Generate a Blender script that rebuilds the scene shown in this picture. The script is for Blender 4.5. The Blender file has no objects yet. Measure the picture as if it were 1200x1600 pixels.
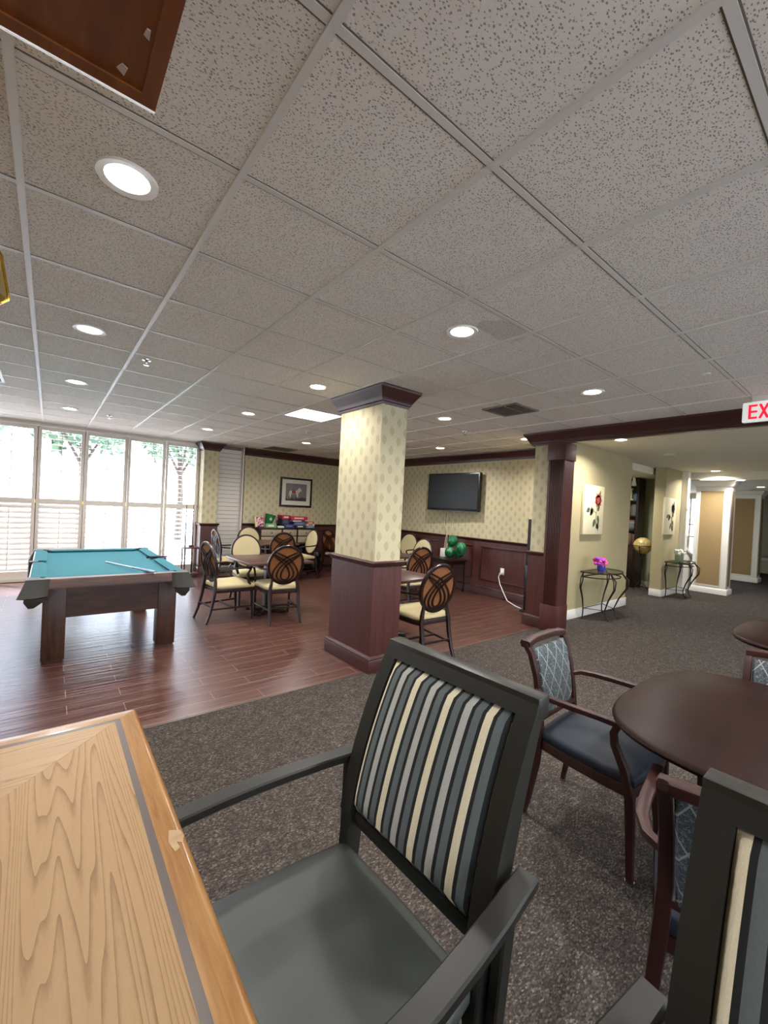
import bpy, bmesh, math, random
from mathutils import Vector, Matrix
from math import sin, cos, pi, radians
random.seed(7)
SC = bpy.context.scene
COL = SC.collection

# ------------------------------------------------------------------ camera, world, sun, exposure
CAMX, CAMY, CAMZ = -.4892, -.8964, 1.575
CH = 2.715                     # ceiling height
T = .6096                      # ceiling tile
S = 1.029
cam = bpy.data.objects.new('camera', bpy.data.cameras.new('camera'))
COL.objects.link(cam)
cam.data.sensor_fit = 'VERTICAL'; cam.data.sensor_height = 36
cam.data.lens = 653.16 / 1600 * 36
cam.data.clip_start = .02; cam.data.clip_end = 200
yaw, pit, rol = .8947, -.0119, .0514
f = Vector((cos(yaw)*cos(pit), sin(yaw)*cos(pit), sin(pit)))
r = Vector((sin(yaw), -cos(yaw), 0)); u = r.cross(f)
r2 = r*cos(rol) + u*sin(rol); u2 = -r*sin(rol) + u*cos(rol)
M = Matrix((r2, u2, -f)).transposed().to_4x4(); M.translation = (CAMX, CAMY, CAMZ)
cam.matrix_world = M
SC.camera = cam

WORLD_STRENGTH = 8.0
SUN = 12.0
DOWNLIGHT_W = 17.0
PANEL_W = 7.0
EXPOSURE = 0.54
w = bpy.data.worlds.new('sky'); SC.world = w; w.use_nodes = True
nt = w.node_tree; bg = nt.nodes['Background']
tc = nt.nodes.new('ShaderNodeTexCoord'); sep = nt.nodes.new('ShaderNodeSeparateXYZ'); cr = nt.nodes.new('ShaderNodeValToRGB')
nt.links.new(tc.outputs['Generated'], sep.inputs[0]); nt.links.new(sep.outputs['Z'], cr.inputs[0])
cr.color_ramp.elements[0].position = 0; cr.color_ramp.elements[0].color = (.88, .94, 1, 1)
cr.color_ramp.elements[1].position = .7; cr.color_ramp.elements[1].color = (.42, .6, 1, 1)
nt.links.new(cr.outputs[0], bg.inputs[0]); bg.inputs[1].default_value = WORLD_STRENGTH
sun = bpy.data.objects.new('sun', bpy.data.lights.new('sun', 'SUN')); COL.objects.link(sun)
sun.data.energy = SUN; sun.data.angle = .01; sun.data.color = (1, .95, .88)
sun.rotation_euler = Vector((-.42, .52, .95)).to_track_quat('Z', 'Y').to_euler()
SC.view_settings.view_transform = 'Standard'; SC.view_settings.look = 'None'
SC.view_settings.gamma = 1; SC.view_settings.use_curve_mapping = False
SC.view_settings.exposure = EXPOSURE

def g(x, y):                  # scaled floor positions
    return (CAMX + (x - CAMX)*S, CAMY + (y - CAMY)*S)
def zs(z): return CAMZ - (1.53 - z)*S

# ------------------------------------------------------------------ materials
def lin(c):
    return tuple(((v/255)/12.92 if v/255 <= .04045 else ((v/255+.055)/1.055)**2.4) for v in c) + (1,)
class NB:
    def __init__(s, m): s.t = m.node_tree; s.b = s.t.nodes['Principled BSDF']
    def n(s, ty, **k):
        o = s.t.nodes.new('ShaderNode'+ty)
        for a, v in k.items():
            if a == 'ins':
                for i, x in v.items():
                    if isinstance(x, bpy.types.NodeSocket): s.t.links.new(x, o.inputs[i])
                    else: o.inputs[i].default_value = x
            else: setattr(o, a, v)
        return o
    def l(s, a, b): s.t.links.new(a, b)
    def m(s, op, a, b=0.0, c=0.0):
        o = s.t.nodes.new('ShaderNodeMath'); o.operation = op
        for i, x in enumerate((a, b, c)):
            if isinstance(x, (int, float)): o.inputs[i].default_value = x
            else: s.t.links.new(x, o.inputs[i])
        return o.outputs[0]
    def co(s): return s.n('TexCoord').outputs['Object']
    def mapp(s, v, sc=(1, 1, 1), rot=(0, 0, 0), loc=(0, 0, 0)):
        return s.n('Mapping', ins={'Vector': v, 'Scale': sc, 'Rotation': rot, 'Location': loc}).outputs[0]
    def xyz(s, v): return s.n('SeparateXYZ', ins={0: v}).outputs
    def comb(s, x, y, z):
        o = s.t.nodes.new('ShaderNodeCombineXYZ')
        for i, q in enumerate((x, y, z)):
            if isinstance(q, (int, float)): o.inputs[i].default_value = q
            else: s.t.links.new(q, o.inputs[i])
        return o.outputs[0]
    def noise(s, v, sc, det=3, ro=.5, dist=0):
        return s.n('TexNoise', ins={'Vector': v, 'Scale': sc, 'Detail': det, 'Roughness': ro, 'Distortion': dist}).outputs['Fac']
    def ramp(s, fac, stops, interp='LINEAR'):
        o = s.n('ValToRGB', ins={0: fac}); c = o.color_ramp; c.interpolation = interp
        while len(c.elements) < len(stops): c.elements.new(.5)
        for e, (p, q) in zip(c.elements, stops): e.position = p; e.color = lin(q) if max(q) > 1 or len(q) == 3 else q
        return o.outputs[0]
    def mix(s, fac, a, b, bt='MIX'):
        o = s.n('Mix', data_type='RGBA', blend_type=bt)
        for i, x in ((0, fac), (6, a), (7, b)):
            if isinstance(x, bpy.types.NodeSocket): s.l(x, o.inputs[i])
            elif i == 0: o.inputs[0].default_value = x
            else: o.inputs[i].default_value = lin(x)
        return o.outputs[2]
    def col(s, x): s.l(x, s.b.inputs['Base Color'])
    def rough(s, x): s.l(x, s.b.inputs['Roughness'])
    def bump(s, h, st=.3, d=.01):
        o = s.n('Bump', ins={'Height': h, 'Strength': st, 'Distance': d}); s.l(o.outputs[0], s.b.inputs['Normal'])
def mat(name, c=(128, 128, 128), rough=.5, metal=0, spec=.5, em=None, es=0, fn=None, coat=0):
    m = bpy.data.materials.new(name); m.use_nodes = True; b = m.node_tree.nodes['Principled BSDF']
    b.inputs['Base Color'].default_value = lin(c); b.inputs['Roughness'].default_value = rough
    b.inputs['Metallic'].default_value = metal; b.inputs['Specular IOR Level'].default_value = spec
    if coat: b.inputs['Coat Weight'].default_value = coat; b.inputs['Coat Roughness'].default_value = .1
    if em: b.inputs['Emission Color'].default_value = lin(em); b.inputs['Emission Strength'].default_value = es
    if fn: fn(NB(m))
    return m

def f_tile(n):
    c = n.co(); w1 = n.noise(c, 9, 2)
    v = n.n('TexVoronoi', ins={'Vector': n.mapp(c, (1, 1.6, 1)), 'Scale': 92.0}); vd = v.outputs['Distance']
    ns = n.noise(n.mapp(c, (1, 1.7, 1)), 95, 2, .6, 1.2)
    k = n.m('MULTIPLY', n.m('LESS_THAN', vd, .33), n.m('GREATER_THAN', ns, .43))
    # a faint water stain with its own outline on one tile near a downlight
    p = n.xyz(c); dx = n.m('SUBTRACT', p[0], 1.70); dy = n.m('SUBTRACT', p[1], .72)
    rr = n.m('SQRT', n.m('ADD', n.m('MULTIPLY', dx, dx), n.m('MULTIPLY', n.m('MULTIPLY', dy, dy), 3.0)))
    rr = n.m('ADD', rr, n.m('MULTIPLY', n.noise(c, 7, 3), .16))
    st = n.m('MULTIPLY', n.m('LESS_THAN', rr, .27), .22)
    base = n.mix(w1, (229, 222, 212), (235, 229, 219))
    base = n.mix(st, base, (120, 110, 100))
    n.col(n.mix(n.m('MULTIPLY', k, .8), base, (128, 121, 112)))
    n.bump(n.m('SUBTRACT', n.noise(c, 160, 2), n.m('MULTIPLY', k, 1.2)), .5, .004)
M_tile = mat('ceiling_tile', rough=.95, spec=.1, fn=f_tile)
M_grid = mat('ceiling_grid_white', (216, 212, 204), .45)

def f_carpet(n):
    c = n.co(); d = n.mapp(c, (105, 190, 1), (0, 0, .3))
    v = n.n('TexVoronoi', ins={'Vector': d, 'Scale': 1.0, 'Randomness': 1.0})
    rc = n.xyz(v.outputs['Color'])
    big = n.noise(c, 14, 4, .6)
    k = n.m('ADD', n.m('MULTIPLY', rc[0], .75), n.m('MULTIPLY', big, .45))
    col = n.ramp(k, [(.2, (51, 45, 42)), (.45, (67, 60, 56)), (.65, (78, 71, 66)), (.85, (92, 85, 77)), (1.05, (122, 114, 103))])
    n.col(n.mix(n.m('MULTIPLY', v.outputs['Distance'], .55), col, (33, 28, 28)))
    n.bump(n.m('SUBTRACT', 1.0, v.outputs['Distance']), .6, .006)
M_carpet = mat('loop_carpet', rough=.97, spec=.1, fn=f_carpet)

def f_floor(n):
    c = n.co()
    b = n.n('TexBrick', offset=.37, offset_frequency=2, ins={'Vector': c, 'Scale': 1.0, 'Mortar Size': .0022, 'Brick Width': .92, 'Row Height': .152, 'Bias': 0.0,
        'Color1': (0, 0, 0, 1), 'Color2': (1, 1, 1, 1), 'Mortar': (.5, .5, .5, 1)})
    gr = n.noise(n.mapp(c, (1.5, 26, 1)), 1.6, 5, .6, .4)
    base = n.ramp(gr, [(.25, (60, 35, 30)), (.5, (83, 52, 44)), (.8, (104, 70, 58))])
    base = n.mix(n.m('MULTIPLY', n.xyz(b.outputs['Color'])[0], .35), base, (60, 34, 30))
    n.col(n.mix(b.outputs['Fac'], base, (150, 120, 104)))
    n.rough(n.m('ADD', .22, n.m('MULTIPLY', gr, .16)))
    wv = n.noise(n.mapp(c, (.8, 20, 1)), 1.3, 3, .5, .5)
    h = n.m('SUBTRACT', wv, n.m('MULTIPLY', b.outputs['Fac'], .5))
    n.bump(h, .32, .012)
M_floor = mat('wood_look_plank', rough=.3, fn=f_floor)

def wallpaper(c1, c2):
    def fn(n):
        p = n.xyz(n.co()); s_ = n.m('ADD', p[0], p[1]); z = p[2]
        hx, hz = .175, .185
        out = None
        for ox, oz in ((0, 0), (.5, .5)):
            a = n.m('MULTIPLY', n.m('SUBTRACT', n.m('FRACT', n.m('ADD', n.m('DIVIDE', s_, hx), ox+100.0)), .5), hx)
            b = n.m('MULTIPLY', n.m('SUBTRACT', n.m('FRACT', n.m('ADD', n.m('DIVIDE', z, hz), oz)), .5), hz)
            az = n.m('ABSOLUTE', a); bz = n.m('ABSOLUTE', n.m('ADD', b, .005))
            e = n.m('ADD', n.m('POWER', n.m('DIVIDE', az, .030), 1.4), n.m('POWER', n.m('DIVIDE', bz, .048), 1.4))
            k = n.m('LESS_THAN', e, 1.0)
            out = k if out is None else n.m('MAXIMUM', out, k)
        tex = n.noise(n.comb(s_, z, 0.0), 90, 3, .7)
        k = n.m('MULTIPLY', out, n.m('ADD', .25, n.m('MULTIPLY', tex, .7)))
        cloud = n.noise(n.comb(s_, z, 0.0), 5, 4, .6)
        base = n.mix(cloud, c1, tuple(int(v*.93) for v in c1))
        n.col(n.mix(k, base, c2))
    return fn
M_paper = mat('damask_wallpaper', rough=.7, fn=wallpaper((202, 192, 158), (164, 150, 116)))

def wood(dark, light, axis=2, sc=3.0, stretch=14, mixk=1.0, bump=.05):
    def fn(n):
        sv = [stretch]*3; sv[axis] = 1
        c = n.mapp(n.co(), tuple(sv))
        k = n.noise(c, sc, 5, .6, .6)
        n.col(n.ramp(k, [(.3, dark), (.7, light)]))
        if bump: n.bump(k, bump, .004)
    return fn
M_cherry = mat('cherry_stain', rough=.42, fn=wood((63, 29, 25), (83, 43, 38), 2, 2.0, 12), coat=.0)
M_cherryh = mat('cherry_stain_molding', rough=.38, fn=wood((53, 23, 20), (70, 35, 31), 0, 1.0, 2), coat=.05)
M_ebony = mat('dark_espresso_wood', rough=.38, spec=.35, fn=wood((24, 12, 10), (44, 22, 16), 2, 2.0, 8), coat=.06)
M_mahog = mat('mahogany_frame', rough=.45, spec=.3, fn=wood((38, 18, 16), (54, 28, 24), 2, 2.0, 8))
M_char = mat('charcoal_wood', (34, 33, 29), .42, spec=.35, fn=lambda n: n.bump(n.noise(n.mapp(n.co(), (1, 1, 1)), 180, 2), .08, .002))
M_walnut = mat('walnut_pool_table', rough=.42, fn=wood((43, 22, 14), (83, 48, 31), 0, 3.0, 9))
M_walnutv = mat('walnut_pool_legs', rough=.42, fn=wood((43, 22, 14), (83, 48, 31), 2, 3.0, 9))
M_tabletop = mat('dark_laminate_top', rough=.33, fn=wood((61, 36, 32), (80, 52, 46), 0, 2.0, 9))
M_redtop = mat('mahogany_table_top', rough=.42, spec=.1, fn=wood((23, 9, 6), (35, 16, 11), 0, 2.0, 9))
def f_oak(axis):
    def fn(n):
        c = n.co(); sv = [7.0, 7.0, 7.0]; sv[axis] = 1.0
        g_ = n.noise(n.mapp(c, (8.5, .34, 1) if axis == 1 else (.34, 8.5, 1)), 1.0, 2.6, .42, .06)
        fr = n.m('FRACT', n.m('MULTIPLY', g_, 34.0)); wv = n.m('MULTIPLY', n.m('MULTIPLY', fr, fr), fr); wv = n.m('SUBTRACT', .85, wv)
        fine = n.noise(n.mapp(c, tuple(v*6 for v in sv)), 5.0, 4, .7)
        big = n.noise(n.mapp(c, tuple(sv)), .9, 3)
        k = n.m('ADD', n.m('MULTIPLY', wv, .5), n.m('ADD', n.m('MULTIPLY', fine, .5), n.m('MULTIPLY', big, .15)))
        n.col(n.ramp(k, [(.2, (119, 88, 55)), (.45, (137, 106, 70)), (.6, (150, 119, 81)), (.9, (158, 127, 89))]))
        n.bump(k, .06, .002)
    return fn
M_oaky = mat('light_oak_veneer', rough=.5, spec=.22, fn=f_oak(1))
M_oakx = mat('light_oak_veneer_cross', rough=.45, spec=.35, fn=f_oak(0))
def oakedge(axis):
    return wood((127, 84, 40), (158, 117, 66), axis, 7.0, 14)
M_oakedge_y = mat('honey_oak_edge', rough=.28, fn=oakedge(1), coat=.3)
M_oakedge_x = mat('honey_oak_edge_cross', rough=.28, fn=oakedge(0), coat=.3)
M_inlay = mat('walnut_inlay', (74, 60, 54), .35)
M_chip = mat('bare_oak_scuff', (206, 172, 128), .7, fn=wood((151, 120, 81), (172, 146, 110), 0, 9.0, 5))
M_cream_fab = mat('cream_fabric', (222, 198, 142), .85, spec=.2, fn=lambda n: (n.col(n.mix(n.noise(n.co(), 40, 4, .7), (181, 165, 123), (195, 183, 147))), n.bump(n.noise(n.co(), 400, 2), .2, .002)))
M_tan_fab = mat('tan_back_fabric', (127, 83, 52), .85, spec=.2)
M_vinyl = mat('green_grey_vinyl', spec=.35, c=(62, 66, 63), rough=.42, fn=lambda n: n.bump(n.noise(n.co(), 520, 3, .7), .22, .0015))
M_blue_vinyl = mat('navy_vinyl', (29, 35, 45), .55, spec=.25, fn=lambda n: n.bump(n.noise(n.co(), 420, 3), .12, .001))
PITCH = .0283*S
def f_stripe(n):
    c = n.co(); p = n.xyz(c)
    k = n.m('FRACT', n.m('ADD', n.m('DIVIDE', n.m('SUBTRACT', .200*S, p[0]), PITCH*4), 10.0))
    cream, grey, slate, blk = (222, 212, 184), (176, 176, 170), (98, 105, 106), (38, 38, 38)
    stops = []
    for i, q in enumerate((cream, slate, grey, slate)):
        stops += [(i*.25, q), (i*.25+.165, blk)]
    col = n.ramp(k, stops, 'CONSTANT')
    th = n.noise(n.mapp(c, (1, 1, .16)), 330, 3, .8)
    n.col(n.mix(n.m('MULTIPLY', n.m('SUBTRACT', th, .3), .4), col, (60, 62, 62)))
    fr = n.m('FRACT', n.m('MULTIPLY', k, 4.0)); rib = n.m('SINE', n.m('MULTIPLY', n.m('MINIMUM', n.m('DIVIDE', fr, .66), 1.0), pi))
    n.bump(n.m('ADD', n.m('MULTIPLY', rib, .8), n.m('MULTIPLY', th, .5)), .5, .003)
M_stripe = mat('striped_upholstery', rough=.9, spec=.15, fn=f_stripe)
def f_trellis(n):
    c = n.co(); p = n.xyz(c); u_ = n.m('DIVIDE', p[0], .095); v_ = n.m('DIVIDE', p[2], .14)
    def line(q): return n.m('LESS_THAN', n.m('ABSOLUTE', n.m('SUBTRACT', n.m('FRACT', n.m('ADD', q, 20.0)), .5)), .03)
    k = n.m('MAXIMUM', line(n.m('ADD', u_, v_)), line(n.m('SUBTRACT', u_, v_)))
    vo = n.n('TexVoronoi', feature='DISTANCE_TO_EDGE', ins={'Vector': c, 'Scale': 62.0}).outputs['Distance']
    curl = n.m('LESS_THAN', n.m('ABSOLUTE', n.m('SUBTRACT', n.noise(c, 55, 1, .5, 1.5), .5)), .035)
    base = n.mix(n.m('MULTIPLY', curl, .55), (54, 61, 65), (124, 130, 130))
    n.col(n.mix(n.m('MULTIPLY', k, .75), base, (150, 153, 148)))
M_trellis = mat('blue_grey_trellis_fabric', rough=.75, spec=.3, fn=f_trellis)
M_cloth = mat('teal_billiard_cloth', (63, 116, 127), .95, spec=.1, fn=lambda n: n.bump(n.noise(n.co(), 600, 2), .1, .001))
M_leather = mat('olive_pocket_leather', (44, 41, 33), .55, fn=lambda n: n.bump(n.noise(n.co(), 120, 3), .2, .002))
M_black = mat('black_plastic', (14, 14, 15), .35)
M_screen = mat('black_glass_screen', (10, 11, 12), .34, spec=.3)
M_blackmet = mat('black_iron', (22, 18, 17), .45, metal=.3)
M_bronze = mat('bronze_iron', (42, 30, 26), .4, metal=.5)
M_chrome = mat('chrome_glide', (190, 190, 190), .2, metal=1)
M_edge_glint = mat('painted_edge_glint', (245, 243, 238), .3)  # plain white standing in for the window glint along the cabinet edge
M_white = mat('white_paint', (226, 221, 210), .45)
M_shut = mat('shutter_white', (224, 216, 206), .5)
M_slatw = mat('white_closed_slats', (222, 216, 208), .5)
M_whiteplastic = mat('white_plastic', (232, 230, 224), .4)
M_khaki = mat('khaki_wall_paint', (186, 172, 130), .75, fn=lambda n: n.col(n.mix(n.noise(n.co(), 3, 3), (160, 147, 110), (167, 155, 117))))
M_sage = mat('sage_wall_paint', (150, 150, 124), .8)
M_tan = mat('tan_woven_panel', (190, 158, 108), .9, fn=lambda n: n.col(n.mix(n.noise(n.co(), 120, 2), (141, 117, 78), (161, 135, 94))))
M_cream = mat('cream_wall_paint', (216, 206, 182), .8)
M_beigedr = mat('greige_drawer_front', (150, 136, 112), .55)
M_green = mat('green_balloon_latex', (10, 104, 62), .12, spec=.7, coat=.4)
M_greenfelt = mat('green_felt', (16, 92, 52), .8)
M_lamp = mat('lamp_lens', (255, 250, 240), .4, em=(255, 246, 232), es=14)
M_panel_em = mat('troffer_lens', (255, 255, 255), .4, em=(240, 246, 255), es=5)
M_exit = mat('exit_sign_housing', (225, 225, 220), .4, em=(235, 240, 235), es=.35)
M_exitred = mat('exit_sign_letters', (215, 20, 50), .4, em=(235, 20, 55), es=.8)
M_ventdark = mat('vent_dark', (20, 18, 16), .8)
M_ventgrey = mat('vent_grey', (112, 106, 96), .5)
M_canopy = mat('stained_brown_wood', rough=.6, spec=.2, fn=wood((92, 48, 18), (126, 70, 28), 1, 2.0, 8))
M_brass = mat('polished_brass', (200, 165, 70), .2, metal=1)
def glassmat(name, tint, k=.12, rough=.02):
    m = bpy.data.materials.new(name); m.use_nodes = True; t = m.node_tree; t.nodes.clear()
    o = t.nodes.new('ShaderNodeOutputMaterial'); mx = t.nodes.new('ShaderNodeMixShader'); a = t.nodes.new('ShaderNodeBsdfTransparent'); b = t.nodes.new('ShaderNodeBsdfGlossy')
    a.inputs[0].default_value = tint; b.inputs['Roughness'].default_value = rough; mx.inputs[0].default_value = k
    t.links.new(a.outputs[0], mx.inputs[1]); t.links.new(b.outputs[0], mx.inputs[2]); t.links.new(mx.outputs[0], o.inputs[0]); return m
M_glass = glassmat('clear_glass', (.97, .985, .98, 1), .05)
M_tabglass = glassmat('table_glass', (.62, .66, .6, 1), .25)
M_amber = glassmat('amber_glass', (.95, .8, .3, 1), .35, .1)
M_leaf = mat('tree_leaves', (84, 104, 74), .8)
M_bark = mat('tree_bark', (84, 70, 58), .9)
M_patio = mat('pale_concrete', (200, 196, 188), .9)
_cm = {}
def cm(c, rough=.6):
    if (c, rough) not in _cm: _cm[(c, rough)] = mat('paint_%d_%d_%d' % c, c, rough)
    return _cm[(c, rough)]

# ------------------------------------------------------------------ mesh helpers
class MB:
    def __init__(s): s.bm = bmesh.new()
    def box(s, x0, y0, z0, x1, y1, z1, rot=None, piv=None, bev=0):
        vs = [s.bm.verts.new(p) for p in ((x0, y0, z0), (x1, y0, z0), (x1, y1, z0), (x0, y1, z0), (x0, y0, z1), (x1, y0, z1), (x1, y1, z1), (x0, y1, z1))]
        fs = [s.bm.faces.new([vs[i] for i in q]) for q in ((3, 2, 1, 0), (4, 5, 6, 7), (0, 1, 5, 4), (1, 2, 6, 5), (2, 3, 7, 6), (3, 0, 4, 7))]
        if bev:
            es = list({e for q in fs for e in q.edges})
            rr = bmesh.ops.bevel(s.bm, geom=es, offset=bev, segments=2, affect='EDGES', profile=.5)
            vs = list({v for q in rr['faces'] for v in q.verts} | {v for v in vs if v.is_valid})
        if rot is not None: bmesh.ops.transform(s.bm, matrix=Matrix.Translation(piv) @ rot @ Matrix.Translation(-Vector(piv)), verts=vs)
        return s
    def rings(s, rs, cap=True, closed=False):
        V = [[s.bm.verts.new(p) for p in q] for q in rs]; n = len(V[0])
        m = len(V)
        for i in range(m if closed else m-1):
            a, b = V[i], V[(i+1) % m]
            for j in range(n):
                k = (j+1) % n
                try: s.bm.faces.new((a[j], a[k], b[k], b[j]))
                except ValueError: pass
        if cap and not closed:
            for q, rv in ((V[0], True), (V[-1], False)):
                try: s.bm.faces.new(q[::-1] if rv else q)
                except ValueError: pass
        return s
    def bar(s, pts, wh, up=(0, 0, 1), ch=.004):
        pts = [Vector(p) for p in pts]; m = len(pts); rs = []
        for i, p in enumerate(pts):
            t = (pts[min(i+1, m-1)]-pts[max(i-1, 0)]).normalized(); x = t.cross(Vector(up)).normalized(); y = x.cross(t).normalized()
            w_, h_ = wh[i] if isinstance(wh, list) else wh; w_ /= 2; h_ /= 2; c = min(ch, w_*.6, h_*.6)
            rs.append([p+x*a+y*b_ for a, b_ in ((w_, h_-c), (w_-c, h_), (-w_+c, h_), (-w_, h_-c), (-w_, -h_+c), (-w_+c, -h_), (w_-c, -h_), (w_, -h_+c))])
        return s.rings(rs)
    def tube(s, pts, rad, n=8, closed=False, up=None):   # rad: number/list or list of (w,h)
        pts = [Vector(p) for p in pts]; m = len(pts); rs = []
        prevx = None
        for i, p in enumerate(pts):
            a = pts[(i-1) % m] if (closed or i > 0) else p; b = pts[(i+1) % m] if (closed or i < m-1) else p
            t = (b-a).normalized()
            if up is not None:
                x = t.cross(Vector(up)); x = x.normalized() if x.length > 1e-5 else Vector((1, 0, 0))
            elif prevx is None:
                q = Vector((0, 0, 1)) if abs(t.z) < .9 else Vector((1, 0, 0)); x = t.cross(q).normalized()
            else: x = (prevx - t*prevx.dot(t)).normalized()
            prevx = x; y = x.cross(t).normalized()
            rr = rad[i] if isinstance(rad, list) else rad
            ring = []
            for j in range(n):
                an = 2*pi*j/n
                if isinstance(rr, tuple):
                    cx, sx = cos(an), sin(an); e = .45
                    ring.append(p + x*(math.copysign(abs(cx)**e, cx)*rr[0]/2) + y*(math.copysign(abs(sx)**e, sx)*rr[1]/2))
                else: ring.append(p + x*cos(an)*rr + y*sin(an)*rr)
            rs.append(ring)
        return s.rings(rs, True, closed)
    def lathe(s, prof, c=(0, 0), n=24):
        return s.rings([[(c[0]+max(q, .0005)*cos(2*pi*j/n), c[1]+max(q, .0005)*sin(2*pi*j/n), z) for j in range(n)] for q, z in prof])
    def prism(s, poly, z0, z1, bev=0):
        if bev:
            c = Vector((sum(p[0] for p in poly)/len(poly), sum(p[1] for p in poly)/len(poly)))
            def ins(d): return [tuple(Vector(p)+(c-Vector(p)).normalized()*d) for p in poly]
            k = ins(bev)
            return s.rings([[(*p, z0) for p in k], [(*p, z0+bev) for p in poly], [(*p, z1-bev) for p in poly], [(*p, z1-bev*.3) for p in ins(bev*.3)], [(*p, z1) for p in k]])
        return s.rings([[(p[0], p[1], z0) for p in poly], [(p[0], p[1], z1) for p in poly]])
    def ball(s, c, rx, ry=None, rz=None, n=20):
        ry = ry or rx; rz = rz or rx
        return s.rings([[(c[0]+rx*max(sin(pi*i/12), .01)*cos(2*pi*j/n), c[1]+ry*max(sin(pi*i/12), .01)*sin(2*pi*j/n), c[2]-rz*cos(pi*i/12)) for j in range(n)] for i in range(13)])
    def quad(s, *p): s.bm.faces.new([s.bm.verts.new(q) for q in p]); return s
    def flat(s, poly, th, nrm):       # thin polygon plate: 3D pts extruded along nrm
        d = Vector(nrm).normalized()*th
        return s.rings([[Vector(p) for p in poly], [Vector(p)+d for p in poly]])
    def build(s, name, m, parent=None, k=1.0, smooth=40, kind=None):
        if k != 1.0: bmesh.ops.scale(s.bm, vec=(k, k, k), verts=s.bm.verts)
        bmesh.ops.recalc_face_normals(s.bm, faces=s.bm.faces)
        me = bpy.data.meshes.new(name); s.bm.to_mesh(me); s.bm.free()
        if smooth:
            for p in me.polygons: p.use_smooth = True
            me.set_sharp_from_angle(angle=radians(smooth))
        me.materials.append(m)
        o = bpy.data.objects.new(name, me); COL.objects.link(o)
        if parent: o.parent = parent
        if kind: o['kind'] = kind
        return o
def tag(o, label, cat, group=None):
    o['label'] = label; o['category'] = cat
    if group: o['group'] = group
    return o
def thing(name, label, cat, loc=(0, 0, 0), rz=0, group=None):
    o = bpy.data.objects.new(name, None); COL.objects.link(o); o.empty_display_size = .1
    o.location = loc; o.rotation_euler = (0, 0, rz); return tag(o, label, cat, group)
def struct(name, mb, m, parent=None, smooth=40):
    o = mb.build(name, m, parent, smooth=smooth)
    if not parent: o['kind'] = 'structure'
    return o
def sroot(name):
    o = bpy.data.objects.new(name, None); COL.objects.link(o); o['kind'] = 'structure'; return o
KIDS = {}
def copy_thing(root, loc, rz, label, group=None):
    c = root.copy(); COL.objects.link(c); c.location = loc; c.rotation_euler = (0, 0, rz); c['label'] = label
    if group: c['group'] = group
    def rec(src, dst):
        for ch in list(src.children):
            d = ch.copy(); COL.objects.link(d); d.parent = dst; rec(ch, d)
    rec(root, c); return c
def rrect(x0, y0, x1, y1, r, n=6):
    out = []
    for cx, cy, a in ((x1-r, y1-r, 0), (x0+r, y1-r, 90), (x0+r, y0+r, 180), (x1-r, y0+r, 270)):
        for i in range(n+1):
            t = radians(a+90*i/n); out.append((cx+r*cos(t), cy+r*sin(t)))
    return out
def crown(pts, prof, closed=False):
    """molding profile (out, z) swept along a horizontal path; pts = [(x,y,nx,ny)] with mitred outward vectors"""
    return [[(x+nx*o_, y+ny*o_, z) for o_, z in prof] for x, y, nx, ny in pts]

# ================================================================== SETTING
XW, YB, YW = 6.05, 8.2, 8.4
b = MB(); b.box(-3.2, 2.235, -.1, 6.1, 8.7, 0); struct('floor', b, M_floor, smooth=0)
b = MB(); b.box(-3.2, -4.2, -.1, 6.1, 2.235, .006); b.box(6.1, -4.2, -.1, 20, 4.6, .006); struct('floor.001', b, M_carpet, smooth=0)
b = MB(); b.box(-3.2, 2.225, .0, 4.9, 2.245, .009); struct('trim_1', b, M_inlay, smooth=0)
b = MB(); b.box(-3.2, -4.2, CH, 6.1, 8.7, CH+.1); struct('ceiling', b, M_tile, smooth=0)
b = MB()
for i in range(-5, 9):
    x = i*T
    if x > 4.75: b.box(x-.012, 2.4, CH-.009, x+.012, 8.4, CH+.001)
    else: b.box(x-.012, -4.2, CH-.009, x+.012, 8.4, CH+.001)
for i in range(9, 10):
    b.box(i*T-.012, 2.4, CH-.009, i*T+.012, 8.2, CH+.001)
for j in range(-6, 14):
    b.box(-3.2, j*T-.012, CH-.003, 4.8 if j*T < 2.4 else 6.05, j*T+.012, CH+.001)
struct('trim_2', b, M_grid, smooth=0)
b = MB()      # dark strips painted as shadow lines along both sides of the cross bars
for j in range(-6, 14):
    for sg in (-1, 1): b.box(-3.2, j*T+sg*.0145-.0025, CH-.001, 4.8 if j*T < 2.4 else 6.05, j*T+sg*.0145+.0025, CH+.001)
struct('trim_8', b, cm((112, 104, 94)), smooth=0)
# outer shell
b = MB(); b.box(-3.3, -4.2, 0, -3.2, 8.7, CH); struct('wall_left', b, M_paper, smooth=0)
b = MB(); b.box(-3.3, -4.3, 0, 20, -4.2, .5); b.box(-3.3, -4.3, 2.3, 20, -4.2, CH); b.box(8.5, -4.3, .5, 20, -4.2, 2.3)
for k in range(7): b.box(-3.3+k*1.9, -4.3, .5, -2.5+k*1.9, -4.2, 2.3)  # unseen window openings between these piers, added so daylight lifts the ceiling
struct('wall_rear', b, M_paper, smooth=0)
# tv wall and back wall
b = MB(); b.box(XW, 2.42, 0, XW+.12, 8.4, CH); struct('wall_right', b, M_paper, smooth=0)
b = MB(); b.box(2.82, YB, 0, XW, YB+.25, CH); struct('wall_back', b, M_paper, smooth=0)

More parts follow.
